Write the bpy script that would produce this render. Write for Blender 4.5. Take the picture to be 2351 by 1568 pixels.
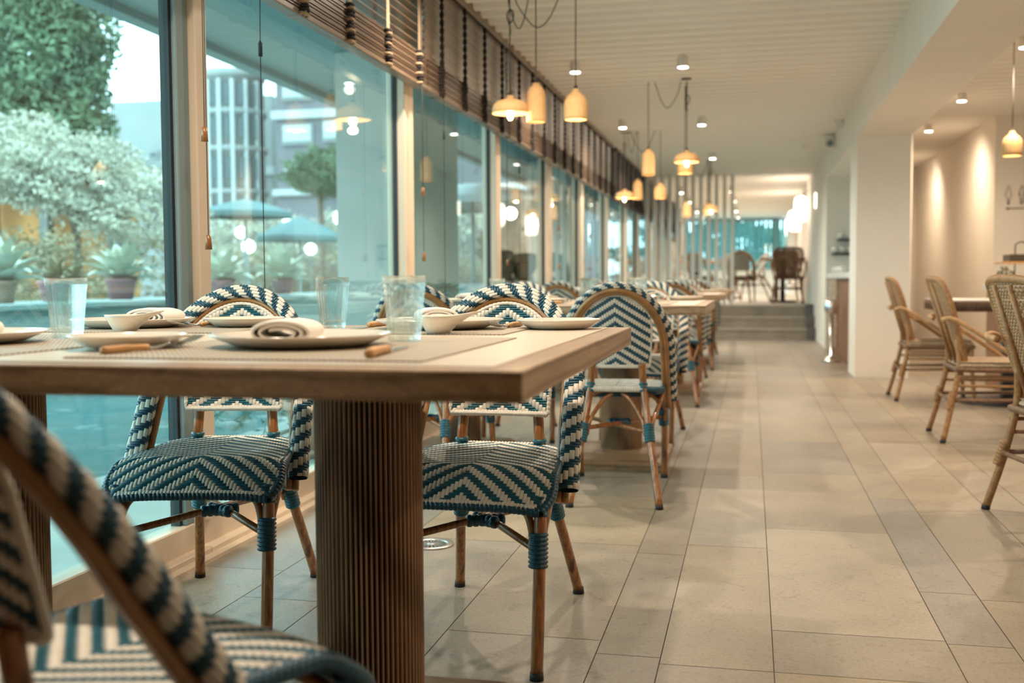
import bpy, math, random
import numpy as np
from mathutils import Vector, Matrix
random.seed(7); RNG = np.random.default_rng(7)
PI = math.pi
for o in list(bpy.data.objects): bpy.data.objects.remove(o)
SC = bpy.context.scene
COL = SC.collection

# ------------------------------------------------------------------ camera
cam_d = bpy.data.cameras.new('camera'); cam = bpy.data.objects.new('camera', cam_d); COL.objects.link(cam)
cam_d.sensor_width = 36; cam_d.lens = 37.52; cam_d.clip_start = .05; cam_d.clip_end = 300
F, CX, CY = 2450., 1175.5, 784.
def _ray(x, y): return Vector(((x-CX)/F, -(y-CY)/F, -1)).normalized()
_Y = _ray(1725, 640); _X = -_ray(-9500, 705); _X = (_X-_Y*_X.dot(_Y)).normalized(); _Z = _X.cross(_Y)
cam.matrix_world = Matrix.Translation((0, 0, .9)) @ Matrix((_X, _Y, _Z)).to_4x4()
cam_d.dof.use_dof = True; cam_d.dof.focus_distance = 2.85; cam_d.dof.aperture_fstop = 2.8
SC.camera = cam
# ------------------------------------------------------------------ world / exposure
SC.view_settings.view_transform = 'Standard'; SC.view_settings.look = 'None'
SC.view_settings.gamma = 1; SC.view_settings.exposure = 0.42; SC.view_settings.use_curve_mapping = False
W = bpy.data.worlds.new('overcast_sky'); SC.world = W; W.use_nodes = True
SKY = 4.8
W.node_tree.nodes['Background'].inputs[0].default_value = (.86, .97, 1, 1)
W.node_tree.nodes['Background'].inputs[1].default_value = SKY
WARM = (1, .72, .44); WARMW = (1, .835, .655); WARMR = (1, .79, .57)
DOWN_W = 78.0      # watts of one ceiling downlight

# ------------------------------------------------------------------ node helpers
class N:
    def __init__(s, name):
        s.m = bpy.data.materials.new(name); s.m.use_nodes = True; s.t = s.m.node_tree
        s.b = s.t.nodes['Principled BSDF']; s.out = s.t.nodes['Material Output']
    def n(s, typ, **k):
        x = s.t.nodes.new(typ)
        for a, v in k.items():
            if a.startswith('_'): x.inputs[a[1:].replace('_', ' ')].default_value = v
            else: setattr(x, a, v)
        return x
    def l(s, a, b): s.t.links.new(a, b)
    def coord(s, scale=(1, 1, 1), rot=(0, 0, 0), kind='Object'):
        tc = s.n('ShaderNodeTexCoord'); mp = s.n('ShaderNodeMapping'); mp.inputs['Scale'].default_value = scale
        mp.inputs['Rotation'].default_value = rot; s.l(tc.outputs[kind], mp.inputs[0]); return mp.outputs[0]
    def noise(s, co, scale, detail=3, rough=.5, dist=0):
        x = s.n('ShaderNodeTexNoise'); x.inputs['Scale'].default_value = scale; x.inputs['Detail'].default_value = detail
        x.inputs['Roughness'].default_value = rough; x.inputs['Distortion'].default_value = dist
        s.l(co, x.inputs['Vector']); return x.outputs['Fac']
    def ramp(s, f, stops):
        r = s.n('ShaderNodeValToRGB'); e = r.color_ramp.elements
        while len(e) < len(stops): e.new(.5)
        for i, (p, c) in enumerate(stops): e[i].position = p; e[i].color = (*c, 1)
        s.l(f, r.inputs[0]); return r.outputs[0]
    def bump(s, h, strength=.3, dist=.002):
        b = s.n('ShaderNodeBump'); b.inputs['Strength'].default_value = strength; b.inputs['Distance'].default_value = dist
        s.l(h, b.inputs['Height']); s.l(b.outputs[0], s.b.inputs['Normal'])
    def mul(s, a, b):
        x = s.n('ShaderNodeMix', data_type='RGBA', blend_type='MULTIPLY'); x.inputs[0].default_value = 1
        s.l(a, x.inputs[6]); s.l(b, x.inputs[7]); return x.outputs[2]
def plain(name, c, rough=.5, metal=0, spec=.5, emit=None, es=0, noise=0, nscale=30, bump=0, coat=0):
    k = N(name); k.b.inputs['Base Color'].default_value = (*c, 1); k.b.inputs['Roughness'].default_value = rough
    k.b.inputs['Metallic'].default_value = metal; k.b.inputs['Specular IOR Level'].default_value = spec
    if coat: k.b.inputs['Coat Weight'].default_value = coat; k.b.inputs['Coat Roughness'].default_value = .15
    if emit: k.b.inputs['Emission Color'].default_value = (*emit, 1); k.b.inputs['Emission Strength'].default_value = es
    if noise or bump:
        f = k.noise(k.coord(), nscale, 4)
        if noise: k.l(k.ramp(f, [(.3, tuple(v*(1-noise) for v in c)), (.7, tuple(min(1, v*(1+noise)) for v in c))]), k.b.inputs['Base Color'])
        if bump: k.bump(f, bump, .003)
    return k.m
def wood(name, dark, light, scale=(1, 14, 14), rough=.42, rings=6, coat=0.1):
    k = N(name); co = k.coord(scale); f1 = k.noise(co, 2.2, 5, .6, 1.2)
    w = k.n('ShaderNodeTexWave', wave_type='BANDS', bands_direction='Z'); w.inputs['Scale'].default_value = rings*.12
    w.inputs['Distortion'].default_value = 9; w.inputs['Detail'].default_value = 2; w.inputs['Detail Scale'].default_value = .6
    k.l(co, w.inputs['Vector'])
    f2 = k.noise(co, 14, 3, .6)
    a = k.ramp(f1, [(.3, dark), (.7, light)])
    b = k.ramp(w.outputs['Fac'], [(.0, (.62, .58, .55)), (.35, (1, 1, 1))])
    c = k.ramp(f2, [(.35, (.82, .8, .78)), (.6, (1, 1, 1))])
    k.l(k.mul(k.mul(a, b), c), k.b.inputs['Base Color']); k.b.inputs['Roughness'].default_value = rough
    k.b.inputs['Coat Weight'].default_value = coat; k.b.inputs['Coat Roughness'].default_value = .3
    k.bump(f2, .15, .001); return k.m

M = {}
M['strand_white'] = plain('strand_white', (.74, .68, .58), .38, noise=.08, nscale=60)
M['strand_blue'] = plain('strand_blue', (.012, .10, .135), .32, noise=.25, nscale=60)
M['strand_navy'] = plain('strand_navy', (.012, .07, .11), .35, noise=.25, nscale=60)
M['weave_back'] = plain('weave_back', (.02, .05, .07), .8)
M['rattan'] = plain('rattan', (.34, .17, .065), .45, noise=.3, nscale=50)
M['rattan_light'] = plain('rattan_light', (.48, .27, .12), .5, noise=.25, nscale=40)
M['rattan_dark'] = plain('rattan_dark', (.20, .11, .06), .5, noise=.3, nscale=50)
M['rattan_seat'] = plain('rattan_seat', (.45, .34, .22), .6, noise=.2, nscale=80)
def bamboo():
    k = N('bamboo_tube'); co = k.coord((120, 120, 3)); f = k.noise(co, 1.0, 4, .6, .4)
    g = k.noise(k.coord((30, 30, 7)), 1, 3)
    a = k.ramp(f, [(.25, (.13, .04, .011)), (.5, (.33, .12, .03)), (.75, (.50, .21, .06))])
    b = k.ramp(g, [(.30, (.35, .28, .24)), (.42, (1, 1, 1))])
    k.l(k.mul(a, b), k.b.inputs['Base Color']); k.b.inputs['Roughness'].default_value = .3
    k.b.inputs['Coat Weight'].default_value = .4; k.b.inputs['Coat Roughness'].default_value = .15; return k.m
M['bamboo'] = bamboo()
M['hoop'] = plain('cane_hoop', (.36, .17, .055), .35, noise=.35, nscale=12, coat=.3)
M['rubber'] = plain('black_rubber', (.012, .012, .014), .6)
M['table_wood'] = wood('table_wood', (.38, .235, .135), (.58, .385, .225), (6, 1.2, 14))
M['table_panel'] = plain('table_panel', (.66, .56, .44), .32, noise=.03, nscale=8)
M['column_wood'] = wood('column_wood', (.37, .22, .125), (.52, .325, .19), (9, 9, 1.0))
M['column_groove_shade'] = plain('column_groove_shade', (.035, .022, .016), .8)  # shade in the gaps between reeds, painted as a dark colour
M['board_wood'] = wood('board_wood', (.26, .15, .08), (.42, .26, .14), (3, 14, 14))
M['ceramic'] = plain('ceramic', (.80, .72, .61), .12, spec=.6, coat=.5)
M['linen'] = plain('linen', (.85, .78, .70), .9, noise=.04, nscale=300, bump=.2)
M['steel'] = plain('steel', (.75, .75, .74), .12, metal=1)
M['chrome'] = plain('chrome', (.8, .8, .8), .15, metal=1)
M['handle_wood'] = plain('handle_wood', (.62, .33, .13), .45, noise=.2, nscale=40)
M['cream_metal'] = plain('cream_metal', (.74, .60, .46), .4)
M['grey_metal'] = plain('grey_metal', (.22, .30, .31), .45)
M['black_metal'] = plain('black_metal', (.015, .015, .017), .4)
M['dark_gasket'] = plain('dark_gasket', (.02, .03, .035), .6)
M['white_wall'] = plain('white_wall', (.88, .82, .74), .75, noise=.02, nscale=3)
M['ceiling_paint'] = plain('ceiling_paint', (.88, .84, .77), .7)
M['white_lacquer'] = plain('white_lacquer', (.78, .75, .70), .4)
M['pale_stone'] = plain('pale_stone', (.62, .56, .48), .5, noise=.1, nscale=6)
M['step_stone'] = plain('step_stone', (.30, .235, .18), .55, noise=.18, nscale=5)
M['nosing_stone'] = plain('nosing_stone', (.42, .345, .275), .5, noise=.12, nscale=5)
M['dark_stone'] = plain('dark_stone', (.12, .10, .10), .6, noise=.2, nscale=8)
M['clay'] = plain('clay_shade', (.74, .45, .20), .75, noise=.08, nscale=40)
M['cord'] = plain('grey_cord', (.10, .095, .085), .8)
M['bulb'] = plain('bulb_glass', (1, .8, .5), .3, emit=(1, .80, .52), es=14)
M['lamp_disc'] = plain('lamp_disc', (1, 1, 1), .3, emit=(1, .90, .76), es=16)
M['lantern_glow'] = plain('lantern_glow', (1, 1, 1), .5, emit=(1, .88, .72), es=2.4)
M['globe_glow'] = plain('globe_glow', (1, 1, 1), .5, emit=(1, .97, .9), es=4.5)
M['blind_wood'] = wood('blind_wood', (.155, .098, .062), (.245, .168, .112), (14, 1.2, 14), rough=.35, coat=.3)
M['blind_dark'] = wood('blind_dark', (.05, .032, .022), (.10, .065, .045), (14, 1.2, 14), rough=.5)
M['tape_dark'] = plain('tape_dark', (.02, .013, .013), .9)
M['tape_tan'] = plain('tape_tan', (.42, .29, .18), .85)
M['drain_metal'] = plain('drain_metal', (.6, .6, .58), .3, metal=.8)
M['ink'] = plain('sign_ink', (.08, .07, .06), .6)
M['reed_wood'] = wood('reed_wood', (.13, .07, .04), (.26, .14, .08), (40, 40, 2))
M['slat_oak'] = wood('slat_oak', (.45, .33, .22), (.60, .46, .33), (2, 2, 10))
M['niche_brown'] = plain('niche_brown', (.28, .13, .07), .6)
M['terracotta'] = plain('terracotta', (.50, .32, .24), .8, noise=.15, nscale=10)
M['pink_pot'] = plain('pink_pot', (.42, .20, .22), .7, noise=.08, nscale=8)
M['agave'] = plain('agave_leaf', (.50, .52, .42), .5, noise=.1, nscale=10)
M['fern'] = plain('fern_leaf', (.10, .16, .08), .6, noise=.3, nscale=20)
M['pale_leaf'] = plain('pale_leaf', (.50, .47, .38), .7, noise=.35, nscale=2)
M['green_leaf'] = plain('green_leaf', (.11, .16, .09), .7, noise=.5, nscale=1.5)
M['olive_leaf'] = plain('olive_leaf', (.30, .25, .16), .7, noise=.4, nscale=2)
M['bark'] = plain('bark', (.16, .11, .08), .9, noise=.3, nscale=10)
M['paving'] = plain('paving', (.42, .44, .40), .6, noise=.12, nscale=3)
M['planter'] = plain('planter_wall', (.34, .42, .40), .6, noise=.1, nscale=2)
M['soffit'] = plain('soffit', (.42, .44, .42), .7)
M['pier'] = plain('pier_render', (.50, .48, .44), .85, noise=.08, nscale=2)
M['brick'] = plain('building_brick', (.17, .16, .18), .9, noise=.08, nscale=1)
M['facade_white'] = plain('facade_white', (.27, .28, .28), .7, noise=.05, nscale=1)
M['shutter'] = plain('shutter_white', (.42, .44, .44), .7)
M['dark_pane'] = plain('dark_pane', (.06, .09, .10), .1)
M['parasol_cloth'] = plain('parasol_cloth', (.09, .17, .18), .8)
M['parasol_white'] = plain('parasol_white', (.34, .38, .38), .8)
M['sofa_cloth'] = plain('sofa_cloth', (.48, .58, .57), .85)
M['warm_lit_timber'] = plain('warm_lit_timber', (.62, .27, .09), .7, noise=.3, nscale=1.5)  # warm lit look of the facade put into the base colour
def mk_glass():
    k = N('window_glass'); t = k.t; g = k.n('ShaderNodeNewGeometry')
    m = k.n('ShaderNodeMath', operation='MULTIPLY_ADD'); m.inputs[1].default_value = 1/1.5-1.5; m.inputs[2].default_value = 1.5
    k.l(g.outputs['Backfacing'], m.inputs[0])
    fr = k.n('ShaderNodeFresnel'); k.l(m.outputs[0], fr.inputs['IOR'])
    tr = k.n('ShaderNodeBsdfTransparent'); tr.inputs[0].default_value = (.70, .885, .90, 1)
    gl = k.n('ShaderNodeBsdfGlossy'); gl.inputs['Roughness'].default_value = 0; gl.inputs[0].default_value = (1, 1, 1, 1)
    mx = k.n('ShaderNodeMixShader'); k.l(fr.outputs[0], mx.inputs[0]); k.l(tr.outputs[0], mx.inputs[1]); k.l(gl.outputs[0], mx.inputs[2])
    k.l(mx.outputs[0], k.out.inputs[0]); return k.m
M['glass'] = mk_glass()
def mk_tumbler():
    k = N('tumbler_glass'); k.b.inputs['Base Color'].default_value = (.93, .98, .98, 1); k.b.inputs['Roughness'].default_value = 0
    k.b.inputs['Transmission Weight'].default_value = 1; k.b.inputs['IOR'].default_value = 1.4
    tr = k.n('ShaderNodeBsdfTransparent'); tr.inputs[0].default_value = (.95, .985, .985, 1); mx = k.n('ShaderNodeMixShader'); mx.inputs[0].default_value = .72
    k.l(k.b.outputs[0], mx.inputs[1]); k.l(tr.outputs[0], mx.inputs[2]); k.l(mx.outputs[0], k.out.inputs[0]); return k.m
M['tumbler'] = mk_tumbler()
def mk_water():
    k = N('pool_water'); co = k.coord((1, 1, 1)); f = k.noise(co, 2.5, 4, .5, .6); g = k.noise(k.coord((1, 2.0, 1)), 3, 8, .75, .4)
    c = k.ramp(g, [(.0, (.05, .16, .17)), (.55, (.07, .20, .21)), (.72, (.45, .56, .55))])
    k.l(c, k.b.inputs['Base Color']); k.b.inputs['Roughness'].default_value = .12; k.bump(f, .35, .05); return k.m
M['water'] = mk_water()
def mk_floor():
    k = N('floor_stone'); co = k.coord(); at = k.n('ShaderNodeAttribute', attribute_name='tone')
    f = k.noise(co, 2.2, 5, .6, .8); g = k.noise(co, 90, 3, .7); h = k.noise(co, 14, 6, .75, 1.5)
    a = k.ramp(f, [(.3, (.285, .24, .188)), (.7, (.395, .335, .262))])
    b = k.ramp(g, [(.32, (.78, .77, .76)), (.5, (1, 1, 1)), (.75, (1.0, 1, 1))])
    c = k.ramp(h, [(.30, (.72, .68, .64)), (.44, (1, 1, 1))])
    x = k.mul(k.mul(a, b), k.mul(c, at.outputs['Color']))
    k.l(x, k.b.inputs['Base Color']); r = k.n('ShaderNodeMapRange'); r.inputs[3].default_value = .30; r.inputs[4].default_value = .5
    k.l(f, r.inputs[0]); k.l(r.outputs[0], k.b.inputs['Roughness']); k.bump(g, .25, .001); return k.m
M['floor'] = mk_floor()
M['grout'] = plain('grout', (.14, .11, .085), .9)
def mk_mat():
    k = N('placemat_weave'); co = k.coord((220, 220, 220)); ch = k.n('ShaderNodeTexChecker'); ch.inputs['Scale'].default_value = 1
    ch.inputs[1].default_value = (.52, .43, .32, 1); ch.inputs[2].default_value = (.26, .21, .16, 1); k.l(co, ch.inputs[0])
    k.l(ch.outputs[0], k.b.inputs['Base Color']); k.b.inputs['Roughness'].default_value = .5; k.bump(ch.outputs[1], .5, .001); return k.m
M['placemat'] = mk_mat()
def louvre_mat():
    k = N('louvre_cloth'); k.b.inputs['Base Color'].default_value = (.20, .48, .50, 1); k.b.inputs['Roughness'].default_value = .8
    tl = k.n('ShaderNodeBsdfTranslucent'); tl.inputs[0].default_value = (.30, .52, .54, 1); mx = k.n('ShaderNodeMixShader'); mx.inputs[0].default_value = .6
    k.l(k.b.outputs[0], mx.inputs[1]); k.l(tl.outputs[0], mx.inputs[2]); k.l(mx.outputs[0], k.out.inputs[0]); return k.m
# ------------------------------------------------------------------ mesh builder
class MB:
    def __init__(s): s.v = []; s.f = []; s.m = []; s.sm = []; s.n = 0; s.mats = []
    def mi(s, mat):
        if mat not in s.mats: s.mats.append(mat)
        return s.mats.index(mat)
    def add(s, v, f, mat, smooth=True):
        v = np.asarray(v, float).reshape(-1, 3); s.v.append(v); i = s.mi(mat)
        for a in f: s.f.append(tuple(int(x)+s.n for x in a)); s.m.append(i); s.sm.append(smooth)
        s.n += len(v); return s
    def box(s, a, b, mat, bev=0):
        (x0, y0, z0), (x1, y1, z1) = a, b
        x0, x1 = min(x0, x1), max(x0, x1); y0, y1 = min(y0, y1), max(y0, y1); z0, z1 = min(z0, z1), max(z0, z1)
        if bev <= 0:
            v = [(x, y, z) for z in (z0, z1) for y in (y0, y1) for x in (x0, x1)]
            f = [(0, 2, 3, 1), (4, 5, 7, 6), (0, 1, 5, 4), (2, 6, 7, 3), (0, 4, 6, 2), (1, 3, 7, 5)]
            return s.add(v, f, mat, False)
        e = min(bev, (x1-x0)*.45, (y1-y0)*.45, (z1-z0)*.45)
        idx = {}; v = []
        for sx in (0, 1):
            for sy in (0, 1):
                for sz in (0, 1):
                    X = (x0, x1)[sx]; Yy = (y0, y1)[sy]; Z = (z0, z1)[sz]
                    ex = e if sx == 0 else -e; ey = e if sy == 0 else -e; ez = e if sz == 0 else -e
                    for ax, p in (('x', (X, Yy+ey, Z+ez)), ('y', (X+ex, Yy, Z+ez)), ('z', (X+ex, Yy+ey, Z))):
                        idx[(sx, sy, sz, ax)] = len(v); v.append(p)
        f = []
        for k in (0, 1):
            f.append([idx[(k, a, b, 'x')] for a, b in ((0, 0), (1, 0), (1, 1), (0, 1))][::(1 if k else -1)])
            f.append([idx[(a, k, b, 'y')] for a, b in ((0, 0), (0, 1), (1, 1), (1, 0))][::(1 if k else -1)])
            f.append([idx[(a, b, k, 'z')] for a, b in ((0, 0), (1, 0), (1, 1), (0, 1))][::(1 if k else -1)])
        for a in (0, 1):
            for b in (0, 1):
                f.append([idx[(0, a, b, 'y')], idx[(1, a, b, 'y')], idx[(1, a, b, 'z')], idx[(0, a, b, 'z')]])
                f.append([idx[(a, 0, b, 'x')], idx[(a, 1, b, 'x')], idx[(a, 1, b, 'z')], idx[(a, 0, b, 'z')]])
                f.append([idx[(a, b, 0, 'x')], idx[(a, b, 1, 'x')], idx[(a, b, 1, 'y')], idx[(a, b, 0, 'y')]])
        for a in (0, 1):
            for b in (0, 1):
                for c in (0, 1): f.append([idx[(a, b, c, 'x')], idx[(a, b, c, 'y')], idx[(a, b, c, 'z')]])
        return s.add(v, f, mat, False)
    def lathe(s, prof, mat, c=(0, 0, 0), n=32, rmod=None, closed=False, smooth=True):
        c = np.array(c, float); th = np.linspace(0, 2*PI, n, endpoint=False); v = []
        for r, z in prof:
            rr = np.full(n, float(r)) if rmod is None else rmod(r, z, th)
            v.append(np.stack([rr*np.cos(th), rr*np.sin(th), np.full(n, float(z))], 1)+c)
        v = np.concatenate(v); m = len(prof); f = []
        for i in range(m-1 if not closed else m):
            j = (i+1) % m
            for k in range(n): k2 = (k+1) % n; f.append((i*n+k, i*n+k2, j*n+k2, j*n+k))
        if not closed:
            if prof[0][0] > 1e-6: f.append(tuple(range(n))[::-1])
            if prof[-1][0] > 1e-6: f.append(tuple((m-1)*n+k for k in range(n)))
        return s.add(v, f, mat, smooth)
    def tube(s, pts, r, mat, n=10, ridges=0, amp=.15, cap=True, smooth=True):
        P = np.array(pts, float); m = len(P); T = np.gradient(P, axis=0); T /= np.linalg.norm(T, axis=1)[:, None]+1e-12
        R = np.full(m, r, float) if np.isscalar(r) else np.array(r, float)
        if ridges:
            L = np.concatenate([[0], np.cumsum(np.linalg.norm(np.diff(P, axis=0), axis=1))]); K = ridges*6+1
            q = np.linspace(0, L[-1], K); P = np.stack([np.interp(q, L, P[:, i]) for i in range(3)], 1)
            T = np.stack([np.interp(q, L, T[:, i]) for i in range(3)], 1); T /= np.linalg.norm(T, axis=1)[:, None]
            R = np.interp(q, L, R)*(1-amp+amp*np.abs(np.sin(np.linspace(0, ridges*PI, K)))**.6); m = K
        a = np.array([0, 0, 1.]) if abs(T[0][2]) < .9 else np.array([1., 0, 0]); u = np.cross(T[0], a); u /= np.linalg.norm(u)
        th = np.linspace(0, 2*PI, n, endpoint=False); v = []
        for i in range(m):
            u = u-T[i]*u.dot(T[i]); u /= np.linalg.norm(u)+1e-12; w = np.cross(T[i], u)
            v.append(P[i]+R[i]*(np.cos(th)[:, None]*u+np.sin(th)[:, None]*w))
        v = np.concatenate(v); f = []
        for i in range(m-1):
            for k in range(n): k2 = (k+1) % n; f.append((i*n+k, i*n+k2, (i+1)*n+k2, (i+1)*n+k))
        if cap: f.append(tuple(range(n))[::-1]); f.append(tuple((m-1)*n+k for k in range(n)))
        return s.add(v, f, mat, smooth)
    def grid(s, pts, mat, smooth=True, flip=False):
        P = np.asarray(pts, float); a, b = P.shape[:2]; f = []
        for i in range(a-1):
            for j in range(b-1):
                q = (i*b+j, (i+1)*b+j, (i+1)*b+j+1, i*b+j+1); f.append(q[::-1] if flip else q)
        return s.add(P.reshape(-1, 3), f, mat, smooth)
    def prism(s, poly, vec, mat, smooth=False):
        P = np.array(poly, float); n = len(P); v = np.concatenate([P, P+np.array(vec, float)])
        f = [tuple(range(n))[::-1], tuple(range(n, 2*n))]+[(i, (i+1) % n, (i+1) % n+n, i+n) for i in range(n)]
        return s.add(v, f, mat, smooth)
    def weave(s, nu, nv, S, pat, mats, h=.0022, w=.94, mask=None, S2=None, closed_u=False):
        """floats of a twill weave as real raised strands: pat(i,j)=1 warp (along v), 0 weft (along u)"""
        ss = np.array([-1, -.62, 0, .62, 1.]); tt = np.array([0, .14, .5, .86, 1.])
        hs = np.sqrt(np.clip(1-ss**2*.97, 0, 1)); ht = np.array([-.1, .72, 1, .72, -.1])
        runs = []
        for i in range(nu):
            j = 0
            while j < nv:
                if pat(i, j) and (mask is None or mask(i+.5, j+.5)):
                    k = j
                    while k < nv and pat(i, k) and (mask is None or mask(i+.5, k+.5)): k += 1
                    runs.append((0, i, j, k)); j = k
                else: j += 1
        for j in range(nv):
            i = 0
            while i < nu:
                if not pat(i, j) and (mask is None or mask(i+.5, j+.5)):
                    k = i
                    while k < nu and not pat(k, j) and (mask is None or mask(k+.5, j+.5)): k += 1
                    runs.append((1, j, i, k)); i = k
                else: i += 1
        U = []; V = []; H = []; MI = []
        for typ, a, b, c in runs:
            cs = a+.5+ss*.5*w; ts = (b-.12)+(c-b+.24)*tt
            A, B = np.meshgrid(cs, ts, indexing='ij')
            U.append(A if typ == 0 else B); V.append(B if typ == 0 else A); H.append(np.outer(hs, ht)*h); MI.append(typ)
        U = np.array(U); V = np.array(V); H = np.array(H)
        P, Nn = S(U, V); Q = P+Nn*H[..., None]
        base = np.arange(len(runs))*25
        q = []
        for a in range(4):
            for b in range(4): q.append((a*5+b, (a+1)*5+b, (a+1)*5+b+1, a*5+b+1))
        q = np.array(q); allf = (base[:, None, None]+q[None]).reshape(-1, 4)
        m0 = s.mi(mats[0]); m1 = s.mi(mats[1]); s.v.append(Q.reshape(-1, 3))
        s.f += [tuple(x) for x in (allf+s.n).tolist()]
        s.m += [m0 if MI[r] == 0 else m1 for r in range(len(runs)) for _ in range(16)]; s.sm += [True]*len(allf)
        s.n += len(Q)*25; return s
    def build(s, name, parent=None):
        me = bpy.data.meshes.new(name); me.from_pydata(np.concatenate(s.v).tolist(), [], s.f)
        for m in s.mats: me.materials.append(M[m] if isinstance(m, str) else m)
        me.polygons.foreach_set('material_index', s.m); me.polygons.foreach_set('use_smooth', s.sm); me.update()
        o = bpy.data.objects.new(name, me); COL.objects.link(o)
        if parent: o.parent = parent
        return o
def cr(pts, k=8):
    P = np.array(pts, float); P = np.vstack([2*P[0]-P[1], P, 2*P[-1]-P[-2]]); out = []
    for i in range(1, len(P)-2):
        for t in np.linspace(0, 1, k, endpoint=False):
            a, b, c, d = P[i-1:i+3]
            out.append(.5*((2*b)+(c-a)*t+(2*a-5*b+4*c-d)*t*t+(3*b-a-3*c+d)*t**3))
    out.append(P[-2]); return np.array(out)
def tag(o, label=None, cat=None, group=None, kind=None):
    if label: o['label'] = label
    if cat: o['category'] = cat
    if group: o['group'] = group
    if kind: o['kind'] = kind
    return o
def empty(name, loc=(0, 0, 0), rz=0):
    o = bpy.data.objects.new(name, None); o.empty_display_size = .1; COL.objects.link(o); o.location = loc; o.rotation_euler = (0, 0, rz); return o
def dup(o, loc, rz=0, label=None, parent=None):
    c = o.copy(); COL.objects.link(c)
    if parent is None: c.location = loc; c.rotation_euler = (0, 0, rz)
    else: c.parent = parent
    if label: c['label'] = label
    for ch in list(o.children): dup(ch, None, 0, None, c)
    return c
def struct(o, label=None): o['kind'] = 'structure'; return o
R = math.radians

# ================================================================== SETTING
CEIL = 2.57; WX = -1.80; BX = .92
# --- floor: individual stone planks in one mesh, tone per plank
xs = [-1.80, -1.416, -1.17, -.76, -.36, -.205, .057, .476, .63, .90, 1.056, 1.48, 1.63, 1.90, 2.30, 2.46, 2.88, 3.3, 3.9, 4.6, 5.3]
fixed = {6: 2.77, 5: 2.47, 8: 3.15, 7: 3.2, 9: 3.5}
mb = MB(); tones = []; g = .0013
for i in range(len(xs)-1):
    y = -3.2+random.random()
    if i in fixed: y = fixed[i]-6.0
    ys = [-3.3, y]
    while ys[-1] < 17:
        ys.append(ys[-1]+random.choice([.82, .97, 1.15, 1.34]))
        if i in fixed and ys[-2] < fixed[i] < ys[-1]: ys[-1] = fixed[i] if fixed[i]-ys[-2] > .3 else ys[-1]
    for a, b in zip(ys[:-1], ys[1:]):
        b = min(b, 17.0)
        if b-a < .02: continue
        mb.add([(xs[i]+g, a+g, 0), (xs[i+1]-g, a+g, 0), (xs[i+1]-g, b-g, 0), (xs[i]+g, b-g, 0)], [(0, 1, 2, 3)], 'floor', False)
        t = random.gauss(1, .065); w_ = random.gauss(0, .025); tones += [(t+w_, t, t-w_*2, 1)]*4
mb.box((-1.80, -3.3, -.12), (5.3, 17.0, -.002), 'grout')
fl = mb.build('floor'); at = fl.data.color_attributes.new('tone', 'FLOAT_COLOR', 'POINT')
tones += [(1, 1, 1, 1)]*8
at.data.foreach_set('color', np.array(tones, dtype=np.float32).ravel()); struct(fl)
# --- ceiling: ribbed, ribs run across the room
mb = MB(); per = .19
yy = np.arange(-3.3, 17.3, per/12); zz = CEIL-.016-.032*(np.clip(np.sin(yy/per*2*PI)*1.8+.35, -1, 1))
for x0, x1 in ((-1.86, BX), (BX+.46, 5.3)):
    mb.grid(np.stack([np.stack([np.full(len(yy), x), yy, zz], 1) for x in (x0, x1)]), 'ceiling_paint')
mb.box((-1.86, -3.3, CEIL+.02), (5.3, 17.3, CEIL+.14), 'ceiling_paint')
struct(mb.build('ceiling'))
struct(MB().box((-1.86, 17.3, CEIL), (5.3, 30.4, CEIL+.14), 'ceiling_paint').build('ceiling_platform'))
# --- beam and pillar between the two rooms
struct(MB().box((BX, -3.3, 2.17), (BX+.46, 30, CEIL+.02), 'white_wall').build('trim_beam'))
struct(MB().box((BX, 10.1, 0), (BX+.46, 10.75, 2.17), 'white_wall').build('wall_pillar'))
struct(MB().box((BX, 14.1, 0), (1.40, 16.98, 2.17), 'white_wall').build('wall_alcove_end'))
struct(MB().box((BX, 17.0, .5), (BX+.46, 30, 2.17), 'white_wall').build('wall_platform_right'))
struct(MB().box((1.40, 10.75, 0), (1.48, 17.0, CEIL), 'white_wall').build('wall_alcove_back'))
# --- right room walls
struct(MB().box((2.38, 11.74, 0), (2.52, 17.0, CEIL), 'white_wall').build('wall_right_recess'))
struct(MB().box((2.38, 11.61, 0), (5.3, 11.74, CEIL), 'white_wall').build('wall_right_back'))
struct(MB().box((1.48, 16.88, 0), (2.38, 17.0, CEIL), 'white_wall').build('wall_recess_end'))
struct(MB().box((5.3, -3.3, 0), (5.42, 11.74, CEIL), 'white_wall').build('wall_right'))
struct(MB().box((-1.86, -3.42, 0), (5.42, -3.3, CEIL+.02), 'niche_brown').build('wall_back'))  # unseen, coloured dark so little light reaches the table fronts
# --- baseboards
struct(MB().box((-1.74, -3.3, 0), (-1.69, 17, .012), 'cream_metal').build('trim_threshold'))

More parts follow.
